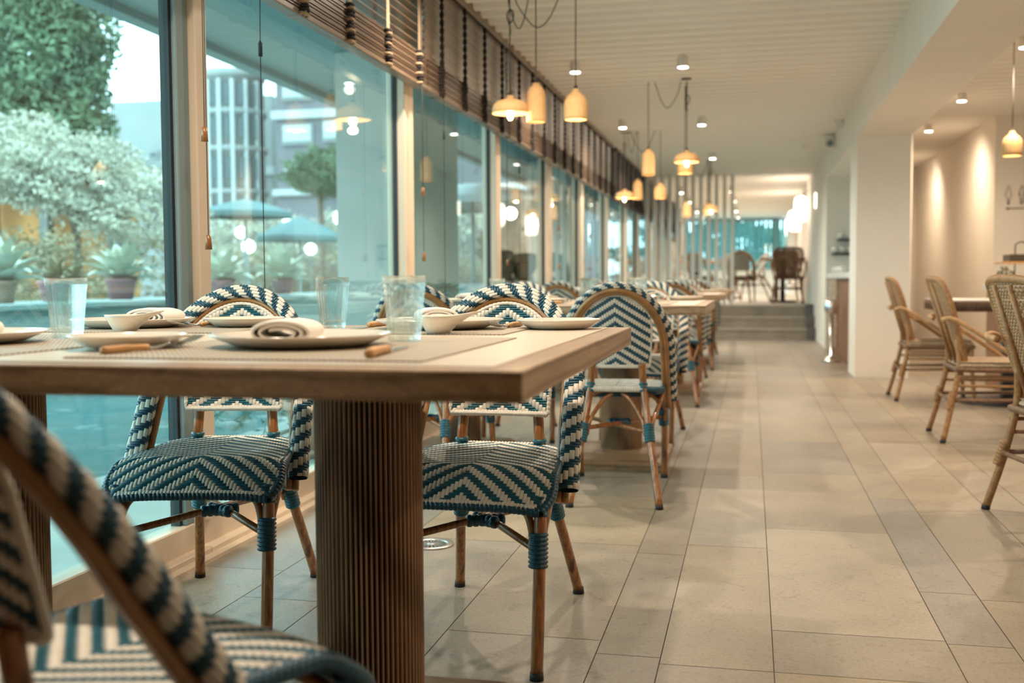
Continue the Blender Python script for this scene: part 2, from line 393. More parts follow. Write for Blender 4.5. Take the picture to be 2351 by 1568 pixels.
# --- glazed wall: bays along Y
bays = [1.08, 3.165, 5.36, 7.37, 9.38, 11.22, 13.26, 15.35, 17.0]
def window(n, y0, y1, z0=0, grey=False):
    w = empty('window_%d' % n, (WX, y0, z0)); struct(w); zt = 2.5-z0
    f = MB(); L = y1-y0
    f.box((-.035, 0, 0), (.035, L, .115), 'cream_metal', .004); f.box((-.035, 0, zt-.12), (.035, L, zt), 'cream_metal', .004)
    f.box((-.06, 0, 0), (.075, L, .03), 'cream_metal', .003)
    wd = .075
    f.box((-.006 if n == 2 else -.04, 0, .115), (.055, wd, zt-.12), 'cream_metal', .004); f.box((-.015 if grey else -.04, L-wd, .115), (.03 if grey else .055, L, zt-.12), 'grey_metal' if grey else 'cream_metal', .004)
    if n != 2: f.box((-.052, .018, .1), (-.04, wd+.02, zt-.1), 'grey_metal')
    if grey: f.box((-.02, L-wd-.014, .1), (.012, L-wd, zt-.1), 'dark_gasket')
    f.build('window_frame', w)
    s = MB()
    for a, b in ((wd, wd+.006), (L-wd-.006, L-wd)): s.box((-.014, a, .115), (.014, b, zt-.12), 'dark_gasket')
    s.build('gasket', w)
    MB().box((-.004, wd, .112), (.004, L-wd, zt-.118), 'glass').build('pane', w)
    if n > 2:
        h = MB().box((.04, .012, 1.05-z0*.5), (.052, .038, 1.36-z0*.5), 'black_metal', .003); h.build('window_handle', w)
    return w
for i in range(len(bays)-1): window(i+1, bays[i], bays[i+1], 0, i == 0)
plat = [17.0, 19.2, 21.4, 23.6, 25.8, 28.0, 30.2]
for i in range(len(plat)-1): window(11+i, plat[i], plat[i+1], .5)
struct(MB().box((-1.90, -3.3, 2.5), (-1.72, 30.3, CEIL+.14), 'white_wall').build('wall_left_header'))

struct(MB().box((-1.86, -3.3, 0), (-1.74, 1.08, 2.5), 'niche_brown').build('wall_left_light_block'))  # unseen solid wall added instead of glazing to block daylight behind the camera
# --- stairs and platform
st = MB()
for k in range(3):
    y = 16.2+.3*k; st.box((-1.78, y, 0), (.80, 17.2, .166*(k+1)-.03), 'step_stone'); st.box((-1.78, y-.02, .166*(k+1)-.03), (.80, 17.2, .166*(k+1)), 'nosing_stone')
struct(st.build('floor_steps'))
sb = MB()
for k in range(3): sb.box((.80, 16.08+.3*k, 0), (.915, 16.98, .166*(k+1)+.012), 'dark_stone', .004)
struct(sb.build('trim_step_kerb'))
struct(MB().box((-1.86, 17.2, -.1), (BX+.46, 30.4, .498), 'pale_stone').build('floor_platform'))
# far end wall with tall window
fw = MB(); fw.box((-1.86, 30.2, .5), (.92, 30.35, 1.18), 'white_wall'); fw.box((-1.86, 30.2, 2.5), (.92, 30.35, CEIL), 'grey_metal')
fw.box((.55, 30.15, 1.18), (.75, 30.35, 2.5), 'white_wall'); struct(fw.build('wall_far'))
wf = empty('window_17', (-1.8, 30.2, 1.18)); struct(wf)
m_ = MB()
for k in range(5): m_.box((k*.66, 0, 0), (k*.66+.05, .08, 1.32), 'cream_metal')
m_.build('window_frame', wf); MB().box((0, .1, 0), (2.7, .108, 1.32), 'glass').build('pane', wf)
# vertical fabric louvres of the far window
fb = empty('vertical_blind', (-1.8, 30.1, 1.15))
tag(fb, 'pale vertical louvre blind across the far end window beyond the slatted screen', 'blind')
MB().box((0, -.03, 1.32), (2.7, .03, 1.37), 'grey_metal').build('headrail', fb)
lv = MB().box((-.05, -.003, 0), (.05, .003, 1.31), louvre_mat()).build('louvre', fb)
for k in range(21):
    c = lv if k == 0 else lv.copy()
    if k: COL.objects.link(c)
    c.location = (.07+k*.128, 0, 0); c.rotation_euler = (0, 0, R(9+4*math.sin(k*1.3))); c.parent = fb

# ================================================================== DOWNLIGHTS
def make_downlight():
    t = empty('ceiling_downlight'); MB().lathe([(.001, 0), (.041, 0), (.041, -.105), (.038, -.108), (.036, -.104), (.001, -.103)], 'white_lacquer', n=28).build('housing', t)
    MB().lathe([(.001, -.104), (.0355, -.104), (.0345, -.110), (.001, -.1115)], 'lamp_disc', n=28).build('lens', t); return t
DL = make_downlight(); first = True
def down(x, y, label, group, watts=DOWN_W, aim=None, size=R(165), blend=1.0, col=WARMW):
    global first
    if first: o = DL; o.location = (x, y, CEIL-.01); first = False
    else: o = dup(DL, (x, y, CEIL-.01))
    tag(o, label, 'ceiling light', group)
    l = bpy.data.lights.new('downlight_beam', 'SPOT'); l.energy = watts; l.color = col; l.spot_size = size; l.spot_blend = blend; l.shadow_soft_size = .035
    lo = bpy.data.objects.new('downlight_beam', l); COL.objects.link(lo); lo.location = (x, y, CEIL-.165)
    if aim:
        d = Vector(aim)-lo.location; lo.rotation_euler = d.to_track_quat('-Z', 'Y').to_euler()
    return o
ordn = ['nearest', 'second', 'third', 'fourth', 'fifth', 'sixth']
G1 = 'white downlights in the main dining room'
for i, y in enumerate((2.0, 5.0, 8.02, 11.05, 14.15)):
    for x, nm in ((-.5, 'aisle'), (-1.3, 'window')):
        if y < 6: lab = 'white round downlight on ribbed ceiling %s, %s-side row' % ('above the near table' if y < 3 else 'above the space behind the near table', nm)
        else: lab = 'lit white cylinder downlight on ribbed ceiling, %s in the %s-side row' % (['frontmost', 'middle', 'rearmost'][i-2], nm)
        down(x, y, lab, G1, DOWN_W*(.95 if y > 3 else .8))
for i, y in enumerate((7.92, 10.16, 12.15, 14.9)):
    lab = ['white downlight over the right room, above the hanging bell lamp', 'white downlight on right room ceiling, middle one of three visible', 'white downlight on right room ceiling, nearest the pillar', 'white downlight in the recess hidden behind the pillar'][i]
    if i < 2: down(1.8, y, lab, 'white downlights in the right room', DOWN_W*1.05, col=WARMR)
    else: down(1.83, y if i == 2 else y, lab, 'white downlights in the right room', DOWN_W*.6, aim=(2.38, (12.6, 15.6)[i-2], .7), size=R(150), col=WARMR)
for y in (1.6, 4.8): down(1.8, y, 'white downlight over the right room, %s' % ('nearest to the camera' if y < 3 else 'above the nearest rattan armchair'), 'white downlights in the right room', DOWN_W*1.0, col=WARMR)
down(3.4, 8.6, 'added unseen downlight over the counter, raising the light of the right room', 'white downlights in the right room', DOWN_W*1.0, col=WARMR)  # out of view, added to lift the ambient light
down(3.4, 5.0, 'added unseen downlight beyond the right frame edge, raising right room light', 'white downlights in the right room', DOWN_W, col=WARMR)  # second out-of-view lamp added for ambient light
for i, y in enumerate((19.6, 22.1, 25.3, 28.0)):
    for x, nm in ((-.35, 'aisle'), (-1.24, 'window')):
        down(x, y, 'downlight beyond the slatted screen, %s in the %s-side row' % (ordn[i], nm), 'downlights over the raised platform', DOWN_W)

# ================================================================== PENDANTS
def shade_profile(kind):
    if kind == 'dome': return [(.012, .100), (.020, .100), (.022, .082), (.040, .078), (.078, .066), (.093, .052), (.1015, .030), (.104, .002), (.1, 0), (.097, .004), (.094, .03), (.086, .048), (.060, .062), (.018, .073), (.012, .074)]
    if kind == 'bottle': return [(.010, .220), (.020, .218), (.022, .205), (.036, .195), (.049, .172), (.053, .14), (.055, .02), (.054, .001), (.051, 0), (.049, .02), (.047, .14), (.042, .17), (.018, .19), (.010, .195)]
    return [(.010, .172), (.018, .171), (.020, .155), (.032, .145), (.052, .127), (.064, .105), (.068, .08), (.0665, .02), (.064, .001), (.060, 0), (.060, .02), (.062, .08), (.058, .102), (.045, .12), (.018, .137), (.010, .14)]
PK = {}
def pendant(kind, x, y, zb, canopy, label, group, hook=None, z0=.0):
    """shade and bulb share data; every cord is its own"""
    t = empty('pendant_lamp', (x, y, zb)); tag(t, label, 'pendant lamp', group)
    if kind not in PK:
        s = MB().lathe(shade_profile(kind), 'clay', n=40, closed=True).build('lamp_shade', t)
        H = shade_profile(kind)[0][1]; bz = {'dome': .008, 'bottle': .11, 'bell': .07}[kind]
        b = MB().lathe([(.001, bz-.045), (.008, bz-.043), (.016, bz-.03), (.019, bz-.012), (.016, bz+.008), (.010, bz+.022), (.010, bz+.04)], 'bulb', n=20).build('bulb', t)
        so = MB().lathe([(.0115, bz+.02), (.0125, bz+.02), (.0125, H+.01), (.006, H+.02)], 'black_metal', n=14).build('lamp_holder', t)
        PK[kind] = (s, b, so)
    else:
        for p in PK[kind]: c = p.copy(); COL.objects.link(c); c.parent = t
    H = shade_profile(kind)[0][1]+.012; top = CEIL-.015-zb
    cx, cy = canopy[0]-x, canopy[1]-y; m = MB()
    if abs(cx) < .06 and abs(cy) < .06:
        m.tube([(0, 0, H), (0, 0, top)], .0035, 'cord', 6)
        if kind == 'dome': m.tube(cr([(0, 0, top-.22), (.018, 0, top-.20), (.02, 0, top-.16), (.0, 0, top-.145), (-.015, 0, top-.18), (0, .004, top-.24), (.003, 0, top-.28)], 5), .0045, 'cord', 6)
    else:
        dz = .20
        m.tube(cr([(0, 0, H), (0, 0, top*.5), (0, 0, top-.06), (cx*.03, cy*.03, top-.012), (cx*.16, cy*.16, top-.035), (cx*.36, cy*.36, top-dz), (cx*.55, cy*.55, top-dz-.04), (cx*.78, cy*.78, top-.12), (cx*.86, cy*.86, top-.02), (cx*.97, cy*.97, top-.015)], 8), .0035, 'cord', 6)
        m.tube([(0, 0, top-.03), (0, 0, top+.02)], .006, 'black_metal', 8)
    m.build('cord', t)
    l = bpy.data.lights.new('bulb_light', 'POINT'); l.energy = {'dome': 2.6, 'bottle': .5, 'bell': .9}[kind]; l.color = WARM; l.shadow_soft_size = .02
    lo = bpy.data.objects.new('bulb_light', l); COL.objects.link(lo); lo.location = (x, y, zb+{'dome': -.06, 'bottle': .03, 'bell': .01}[kind])
    return t
def canopy(x, y, label):
    o = MB().lathe([(.001, 0), (.062, 0), (.062, -.026), (.056, -.032), (.001, -.032)], 'black_metal', n=28).build('ceiling_rose'); o.location = (x, y, CEIL-.012)
    tag(o, label, 'ceiling rose', 'black ceiling roses of the pendant clusters'); return (x, y)
GP = 'clay pendant lamps over the dining room'
c0 = canopy(-1.38, 5.95, 'black ceiling rose of the front pendant cluster, just above the frame')
pendant('dome', -1.33, 5.92, 1.835, c0, 'wide clay dome pendant in front of the blinds, left of the front cluster', GP)
pendant('bottle', -1.187, 5.95, 1.785, c0, 'tall clay bottle-shaped pendant, middle of the front cluster', GP)
pendant('bell', -.962, 5.95, 1.79, c0, 'clay bell pendant with lit opening, right of the front cluster', GP)
c1 = canopy(-.53, 8.98, 'black ceiling rose in the centre of the ribbed ceiling')
pendant('bottle', -.84, 8.95, 1.76, c1, 'tall clay bottle pendant hanging from a long swagged cord, middle of ceiling', GP)
pendant('dome', -.527, 8.98, 1.862, c1, 'wide clay dome pendant with visible bulb straight under the central ceiling rose', GP)
pendant('bell', -.56, 9.3, 1.80, c1, 'small clay bell pendant half hidden behind the central dome', GP)
c2 = canopy(-1.37, 11.95, 'black ceiling rose beside a downlight near the window-side row')
pendant('dome', -1.38, 11.9, 1.80, c2, 'wide clay dome pendant with glowing bulb in front of the dark far blinds', GP)
pendant('bottle', -1.238, 11.95, 1.79, c2, 'clay bottle pendant touching the dome pendant by the far blinds', GP)
pendant('bell', -.985, 11.9, 1.79, c2, 'clay bell pendant in front of the first slats of the white screen', GP)
c3 = canopy(-.55, 15.0, 'small dark ceiling rose just in front of the slatted screen')
pendant('bottle', -.87, 14.9, 1.745, c3, 'small clay bottle pendant hanging before the slatted screen', GP)
pendant('dome', -.55, 15.0, 1.835, c3, 'farthest clay dome pendant with bulb before the slatted screen', GP)
pendant('bell', -.60, 15.2, 1.80, c3, 'farthest clay bell pendant behind the farthest dome', GP)
pendant('bell', 1.77, 8.1, 1.745, (1.77, 8.1), 'clay bell pendant hanging in the right room at the frame edge', GP)

# ================================================================== WALL LANTERNS, FITTINGS
def lantern(x, y, z, r, h, label):
    t = empty('wall_lantern', (x, y, z)); tag(t, label, 'wall lamp', 'tall glowing lanterns by the platform wall')
    pr = [(.001, -h/2), (r*.55, -h/2), (r*.85, -h*.44), (r, -h*.32), (r, h*.32), (r*.85, h*.44), (r*.55, h/2), (.001, h/2)]
    MB().lathe(pr, 'lantern_glow', n=28).build('lamp_shade', t)
    a = MB().tube([(0, 0, h/2), (0, 0, h/2+.1), (.92-x+.0, 0, h/2+.1)], .012, 'white_lacquer', 8); a.box((.905-x, -.05, h/2+.02), (.92-x, .05, h/2+.18), 'white_lacquer'); a.build('bracket', t)
    l = bpy.data.lights.new('lantern_light', 'POINT'); l.energy = 9; l.color = WARMW; l.shadow_soft_size = r
    lo = bpy.data.objects.new('lantern_light', l); COL.objects.link(lo); lo.location = (x-r-.12, y-.05, z+.02)
lantern(.80, 18.6, 2.06, .105, .42, 'larger glowing white lantern on the platform wall, nearer one')
lantern(.82, 21.6, 2.02, .13, .40, 'glowing white lantern on the platform wall, farther one')
t = MB().box((.895, 16.3, 1.93), (.92, 16.37, 2.17-.02), 'lantern_glow', .006).build('wall_lamp'); tag(t, 'slim upright lit wall lamp on the wall above the steps', 'wall lamp')
t = empty('wall_speaker', (.92, 12.7, 2.42)); tag(t, 'small white speaker box with dark cone on the beam beyond the pillar', 'speaker')
MB().box((-.13, -.07, -.06), (0, .07, .07), 'white_lacquer', .01).build('speaker_body', t); MB().lathe([(.001, 0), (.035, 0), (.035, .006), (.001, .006)], 'grey_metal', n=20).build('speaker_cone', t).matrix_local = Matrix.Translation((-.065, -.07, 0)) @ Matrix.Rotation(R(90), 4, 'X')
t = MB().lathe([(.001, 0), (.05, 0), (.05, -.02), (.03, -.045), (.001, -.05)], 'white_lacquer', n=24).build('smoke_detector'); t.location = (.62, 13.7, CEIL-.012); tag(t, 'round smoke detector on the ceiling before the steps', 'smoke detector')
t = empty('emergency_lamp', (.92, 11.6, 2.5)); tag(t, 'small white emergency lamp where the beam meets the ceiling', 'emergency lamp')
MB().box((-.10, -.09, -.03), (0, .09, .045), 'white_lacquer', .01).build('lamp_body', t); MB().lathe([(.001, -.03), (.018, -.03), (.018, -.04), (.001, -.045)], 'chrome', (-.05, 0, 0), 16).build('lens', t)

# ================================================================== BLINDS
def blind(y0, y1, mode, label, tan_tapes=False):
    """wooden venetian blind pulled part way up; stack of slats at the bottom"""
    X = -1.685; t = empty('wooden_blind', (X, y0, 0)); tag(t, label, 'blind', 'wooden venetian blinds along the glazed wall'); L = y1-y0
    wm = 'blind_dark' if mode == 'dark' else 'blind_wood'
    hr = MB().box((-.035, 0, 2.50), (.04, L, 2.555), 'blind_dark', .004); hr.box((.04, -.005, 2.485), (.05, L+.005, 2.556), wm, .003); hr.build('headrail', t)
    zt, zb = 2.485, 2.06; s = MB(); k = 0; z = zt
    step = .042
    while z > zb:
        if mode == 'open': s.box((-.026, .004, z-.0015), (.026, L-.004, z+.0015), wm)
        else:
            a = R(68 if mode == 'closed' else 58); c, q = math.cos(a)*.026, math.sin(a)*.026
            s.prism([(c, .004, z+q), (c+.003, .004, z+q-.001), (-c+.003, .004, z-q-.001), (-c, .004, z-q)], (0, L-.008, 0), wm)
        z -= step
    s.build('slats', t)
    st_ = MB(); n = 13
    for k in range(n):
        z = 1.925+k*.0108; j = .003*math.sin(k*2.1); st_.box((-.027+j, .003, z), (.027+j, L-.003, z+.0048), wm)
    st_.build('slat_stack', t)
    MB().box((-.028, 0, 1.896), (.028, L, 1.921), wm, .004).build('bottom_rail', t)
    ny = max(3, int(round(L/.48))); off = (L-(ny-1)*.48)/2
    for k in range(ny):
        yv = off+k*.48 if L > 1 else L*(k+.5)/ny
        tp = MB(); tm = 'tape_tan' if (tan_tapes and mode == 'open') else 'tape_dark'
        zz = np.arange(2.06, 2.49, .011)
        # scalloped ladder tape: tape bulges between slats
        wv = .006+.019*np.abs(np.sin((zz-2.06)/.042*PI)) if tm == 'tape_dark' else np.full(len(zz), .02)
        if tm == 'tape_dark': tp.tube([(.036, yv, 2.06), (.036, yv, 2.49)], .0135, tm, 7, ridges=10, amp=.62)
        else: P = np.stack([np.stack([np.full(len(zz), .033), yv+sgn*wv, zz], 1) for sgn in (-1, 1)]); tp.grid(P, tm, False, flip=True)
        tp.box((-.034, yv-.014, 2.06), (-.031, yv+.014, 2.49), tm)
        # bundled tape loops round the stack
        for q in range(11):
            z = 1.90+q*.0155; w2 = .026+.008*math.sin(q*1.7+k)
            tp.tube(cr([(-.031, yv-w2*.6, z), (.030, yv-w2, z+.002), (.044+.004*math.sin(q), yv, z+.007), (.030, yv+w2, z+.002), (-.031, yv+w2*.6, z)], 4), .0065, 'tape_dark' if q % 3 else tm, 5)
        tp.build('ladder_tape', t)
    # pull cords with acorn
    for yv, zc in ((L-.152, 1.36), (L-.142, 1.03)):
        m = MB().tube([(.045, yv, 2.49), (.046, yv+.003, 2.0), (.046, yv, zc)], .0016, 'cord', 5)
        m.build('pull_cord', t); MB().lathe([(.001, zc-.03), (.011, zc-.03), (.008, zc+.012), (.002, zc+.016)], 'bamboo', (.046, yv, 0), 12).build('cord_tassel', t)
    MB().tube([(.045, .214, 2.49), (.048, .218, 2.0), (.046, .214, 1.70), (.046, .214, .80)], .0016, 'tape_dark', 5).build('tilt_cord', t)
    MB().lathe([(.001, 1.665), (.0075, 1.667), (.0075, 1.71), (.002, 1.72)], 'dark_gasket', (.046, .214, 0), 10).build('cord_weight', t)
    return t
blind(.95, 3.17, 'open', 'open slatted brown wooden blind nearest the camera, at the frame top', True)
blind(3.2, 5.40, 'open', 'open slatted brown wooden blind over the second glazed bay, with dark bundled tapes', True)
blind(5.43, 7.33, 'closed', 'closed brown wooden blind behind the front pendant cluster, largest closed panel', False)
blind(7.37, 9.36, 'closed', 'closed wooden blind right of the front pendant cluster', False)
blind(9.39, 11.2, 'closed', 'closed wooden blind in the middle of the row', False)
blind(11.23, 13.05, 'closed', 'last pale closed wooden blind before the dark ones', False)
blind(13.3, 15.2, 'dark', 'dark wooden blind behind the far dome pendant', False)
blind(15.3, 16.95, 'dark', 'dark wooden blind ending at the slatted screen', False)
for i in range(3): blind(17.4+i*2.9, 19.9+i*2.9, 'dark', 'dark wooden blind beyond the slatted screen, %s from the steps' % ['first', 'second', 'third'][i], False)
# ================================================================== WOVEN BISTRO CHAIR (local front = -y)
def loop_path(n=120):
    zb, ze, zt = .385, .61, .872; P = []
    for z in np.linspace(zb, ze, 22)[:-1]: P.append((.222-.010*((z-zb)/(ze-zb)), z))
    for a in np.linspace(0, PI, 60): P.append((.212*math.cos(a), ze+(zt-ze)*math.sin(a)))
    for z in np.linspace(ze, zb, 22)[1:]: P.append((-(.222-.010*((z-zb)/(ze-zb))), z))
    P = np.array(P); L = np.concatenate([[0], np.cumsum(np.linalg.norm(np.diff(P*[1, 1.2], axis=0), axis=1))])
    q = np.linspace(0, L[-1], n); P = np.stack([np.interp(q, L, P[:, 0]), np.interp(q, L, P[:, 1])], 1); return P
LP = loop_path(); sl = .345/.515
def ly(z): return -.075+sl*(z-.385)
PN = np.array([0, -1, sl]); PN /= np.linalg.norm(PN)          # plane normal, to the front
DV = np.array([0, sl, 1.]); DV /= np.linalg.norm(DV)          # up along the plane
LP3 = np.stack([LP[:, 0], ly(LP[:, 1]), LP[:, 1]], 1)
T3 = np.gradient(LP3, axis=0); T3 /= np.linalg.norm(T3, axis=1)[:, None]
OUT = np.cross(T3, PN); 
if OUT[60][2] < 0: OUT = -OUT
OUT /= np.linalg.norm(OUT, axis=1)[:, None]
LL = np.linalg.norm(np.diff(LP3, axis=0), axis=1).sum()
def make_bistro():
    t = empty('bistro_chair')
    # woven outer band
    nv, nu = int(LL/.0078), 12
    def S(U, V):
        s = np.clip(V/nv, 0, 1)*(len(LP3)-1); i = np.clip(np.floor(s).astype(int), 0, len(LP3)-2); fr = (s-i)[..., None]
        c = LP3[i]*(1-fr)+LP3[i+1]*fr; o = OUT[i]*(1-fr)+OUT[i+1]*fr; a = 2*PI*U/nu
        e = 3.0; ca, sa = np.cos(a), np.sin(a); den = (np.abs(ca)**e+np.abs(sa)**e)**(1/e)
        tp = np.clip((c[..., 2]-.60)/.25, 0, 1); tp = tp*tp*(3-2*tp); hw = .0245-.006*tp; ht = .0140-.0035*tp
        x = hw*ca/den; y = ht*sa/den
        nx = np.sign(ca)*np.abs(ca)**1.6/hw; ny = np.sign(sa)*np.abs(sa)**1.6/ht; nn = np.sqrt(nx**2+ny**2); nx /= nn; ny /= nn
        return c+o*x[..., None]+PN*y[..., None], o*nx[..., None]+PN*ny[..., None]
    pat = lambda i, j: ((j+i) % 6) < 3
    b = MB(); b.weave(nu, nv, S, pat, ('strand_white', 'strand_navy'), h=.0028)
    Ug, Vg = np.meshgrid(np.linspace(0, nu, 17), np.linspace(0, nv, 120), indexing='ij'); P, Nn = S(Ug, Vg); b.grid(P-Nn*.0006, 'weave_back')
    b.build('woven_band', t)
    for off, nrm, r in ((-.011, -.0255, .0098), (-.0275, -.0215, .0100)):
        tq = np.clip((LP3[:, 2:3]-.60)/.25, 0, 1); h = MB(); Q = LP3+OUT*(off*(1-.25*tq))+PN*(nrm*(1-.42*tq)); Q = np.vstack([Q[0]-T3[0]*.022, Q, Q[-1]+T3[-1]*.022]); h.tube(Q, r, 'hoop', 10); h.build('cane_hoop', t)
    # backrest panel, woven on both faces
    cw, chh = .0098, .0062; pz0, pz1 = .545, .860; nu, nv = 32, int((pz1-pz0)/chh)
    def py(x, z): return .150+(z-.545)*.29-1.25*x*x
    def inside(u, v):
        x = (u-nu/2)*cw; z = pz0+v*chh
        if abs(x) > .130+.05*(z-.545): return False
        if z > .61 and (x/.168)**2+((z-.61)/.222)**2 > 1: return False
        return True
    def SB(sgn):
        def S(U, V):
            x = (U-nu/2)*cw; z = pz0+V*chh; P = np.stack([x, py(x, z)-sgn*.004, z], -1)
            n = np.stack([-2.5*x, -np.ones_like(x), .29*np.ones_like(x)], -1)*sgn; n /= np.linalg.norm(n, axis=-1)[..., None]; return P, n
        return S
    p = MB()
    chev = lambda i, j: ((j+abs(i-nu//2)) % 6) < 3
    chev2 = lambda i, j: ((j+abs(i-nu//2)) % 6) >= 3
    p.weave(nu, nv, SB(1), chev, ('strand_white', 'strand_blue'), h=.0030, mask=inside)
    p.weave(nu, nv, SB(-1), chev, ('strand_white', 'strand_navy'), h=.0030, mask=inside)
    # core and wrapped border
    bz = np.linspace(.545, .70, 8); edge = []
    for z in bz: edge.append((.130+.05*(z-.545)+.003, z))
    for a in np.linspace(R(40), R(90), 14):
        x = .173*math.cos(a); z = .61+.226*math.sin(a)
        if z > .71: edge.append((x, z))
    edge = [(x, z) for x, z in edge]; full = edge+[(-x, z) for x, z in edge[::-1][1:]]
    E3 = np.array([(x, py(x, z), z) for x, z in full]); E3 = np.vstack([E3, E3[0]])
    core = []; nl = 14
    for z in np.linspace(.546, .834, 26):
        w_ = .130+.05*(z-.545)
        if z > .61: w_ = min(w_, .168*math.sqrt(max(0.0, 1-((z-.61)/.226)**2)))
        xx = np.linspace(-w_, w_, nl); core.append(np.stack([xx, py(xx, z), np.full(nl, z)], 1))
    p.grid(core, 'weave_back'); p.tube(E3, .0062, 'strand_white', 8, ridges=90, amp=.2, cap=False)
    bb = np.array([(x, py(x, .548), .545) for x in np.linspace(-.130, .130, 12)]); p.tube(bb, .0095, 'strand_white', 8, ridges=30, amp=.18)
    p.build('backrest', t)
    # seat
    cu, cv = .0088, .0064; nu, nv = 48, 68; y0 = -.285
    def hwid(y):
        w_ = .172+.042*np.clip((.15-y)/.40, 0, 1)
        f = np.clip((y0+.055-y)/.055, 0, 1); r_ = np.clip((y-.085)/.07, 0, 1)
        return w_*(1-.10*f**2)*(1-.30*r_**2)
    def sz(x, y):
        d = np.clip((-.185-y)/.10, 0, 1); return .462-.070*d**1.3-.010*(np.abs(x)/.2)**4-.006*np.cos(np.clip(x/.2, -1, 1)*PI/2)*np.clip(1-np.abs(y+.05)/.2, 0, 1)
    def SS(U, V):
        x = (U-nu/2)*cu; y = y0+V*cv; z = sz(x, y); e = 1e-3
        n = np.stack([-(sz(x+e, y)-z)/e, -(sz(x, y+e)-z)/e, np.ones_like(z)], -1); n /= np.linalg.norm(n, axis=-1)[..., None]
        return np.stack([x, y, z], -1), n
    def sm(u, v): x = (u-nu/2)*cu; y = y0+v*cv; return y < .150 and abs(x) < float(hwid(y))-.002
    s = MB(); s.weave(nu, nv, SS, lambda i, j: ((j+abs(i-nu//2)) % 6) < 3, ('strand_white', 'strand_blue'), h=.0026, mask=sm)
    core = []
    for y in np.linspace(y0, .152, 30):
        w_ = float(hwid(y)); xx = np.linspace(-w_, w_, 20); core.append(np.stack([xx, np.full(20, y), sz(xx, y)-.001], 1))
    core = np.array(core); s.grid(core, 'weave_back', flip=True); s.grid(core-[0, 0, .02], 'weave_back')
    yy = np.linspace(y0, .152, 26); rim = [(float(hwid(y)), y) for y in yy]; rim = rim+[(-x, y) for x, y in rim[::-1]]; rim.append(rim[0])
    RP = []
    for (xa, ya), (xb, yb) in zip(rim[:-1], rim[1:]):
        k = max(1, int(math.hypot(xb-xa, yb-ya)/.02))
        for q in range(k): x = xa+(xb-xa)*q/k; y = ya+(yb-ya)*q/k; RP.append((x, y, float(sz(np.array(x), np.array(y)))-.010))
    RP.append(RP[0]); s.tube(RP, .0125, 'strand_navy', 8, ridges=150, amp=.16, cap=False)
    fr = [(x, y0, float(sz(np.array(x), np.array(y0)))-.006) for x in np.linspace(-.18, .18, 20)]; s.tube(fr, .010, 'strand_white', 8, ridges=42, amp=.16)
    s.tube([(x, .152, .452) for x in np.linspace(-.115, .115, 14)], .0145, 'strand_white', 8, ridges=26, amp=.16)
    s.build('seat', t)
    # legs
    for sx in (-1, 1):
        P = cr([(sx*.187, -.246, .392), (sx*.189, -.262, .37), (sx*.191, -.292, .2), (sx*.190, -.318, .012)], 6)
        l = MB().tube(P, .0145, 'bamboo', 12).build('leg', t)
        MB().tube([P[-1]+[0, 0, .006], P[-1]-[0, 0, .012]], [.0155, .0165], 'rubber', 12).build('foot_cap', l)
        P = cr([(sx*.102, .153, .556), (sx*.104, .149, .52), (sx*.108, .148, .47), (sx*.122, .185, .36), (sx*.150, .28, .18), (sx*.176, .362, .012)], 6)
        l = MB().tube(P, .0145, 'bamboo', 12).build('leg', t)
        MB().tube([P[-1]+[0, 0, .006], P[-1]-[-sx*.001, 0, .012]], [.0155, .0165], 'rubber', 12).build('foot_cap', l)
    # stretchers crossing under the seat, braces, bindings
    for sx in (-1, 1):
        MB().tube([(sx*.19, -.285, .285), (-sx*.134, .235, .285 if sx > 0 else .297)], .0095, 'bamboo', 9).build('stretcher', t)
    for sx in (-1, 1):
        MB().tube(cr([(sx*.172, -.272, .27), (sx*.170, -.268, .33), (sx*.145, -.25, .375), (sx*.06, -.20, .418)], 6), .0095, 'bamboo', 9).build('brace', t)
        MB().tube(cr([(sx*.192, -.262, .27), (sx*.194, -.25, .32), (sx*.196, -.18, .38), (sx*.192, -.09, .425)], 6), .0090, 'bamboo', 9).build('brace', t)
        MB().tube(cr([(sx*.142, .225, .27), (sx*.150, .20, .33), (sx*.175, .10, .39), (sx*.185, .02, .425)], 6), .0090, 'bamboo', 9).build('brace', t)
        MB().tube(cr([(sx*.118, .222, .27), (sx*.105, .20, .33), (sx*.06, .15, .40), (sx*.02, .13, .432)], 6), .0085, 'bamboo', 9).build('brace', t)
    class _B:
        def tube(s, *a, **k): MB().tube(*a, **k).build('binding', t)
        def build(s, *a): pass
    w_ = _B()
    for sx in (-1, 1):
        w_.tube([(sx*.187, -.281, .245), (sx*.186, -.270, .325)], .0235, 'strand_navy', 14, ridges=8, amp=.2)
        w_.tube([(sx*.189, -.264, .358), (sx*.187, -.250, .402)], .0195, 'strand_navy', 14, ridges=5, amp=.2)
        w_.tube([(sx*.138, .245, .245), (sx*.130, .212, .315)], .0225, 'strand_blue', 14, ridges=7, amp=.2)
        w_.tube([(sx*.108, .152, .438), (sx*.107, .146, .478)], .0185, 'strand_blue', 14, ridges=3, amp=.2)
        w_.tube([(sx*.15, .12, .440), (sx*.185, .06, .440)], .017, 'strand_navy', 12, ridges=4, amp=.2)
    MB().tube([(-.045, -.045, .291), (.045, -.005, .291)], .0165, 'strand_navy', 12, ridges=6, amp=.2).tube([(.035, -.05, .291), (-.035, .0, .291)], .0165, 'strand_navy', 12, ridges=5, amp=.2).build('binding', t)
    w_.build('binding', t)
    return t
CH = make_bistro(); cfirst = True
def chair(x, y, rz, label, group='blue and white woven bistro chairs at the dining tables', z=0):
    global cfirst
    if cfirst: o = CH; o.location = (x, y, z); o.rotation_euler = (0, 0, rz); cfirst = False
    else: o = dup(CH, (x, y, z), rz)
    return tag(o, label, 'chair', group)
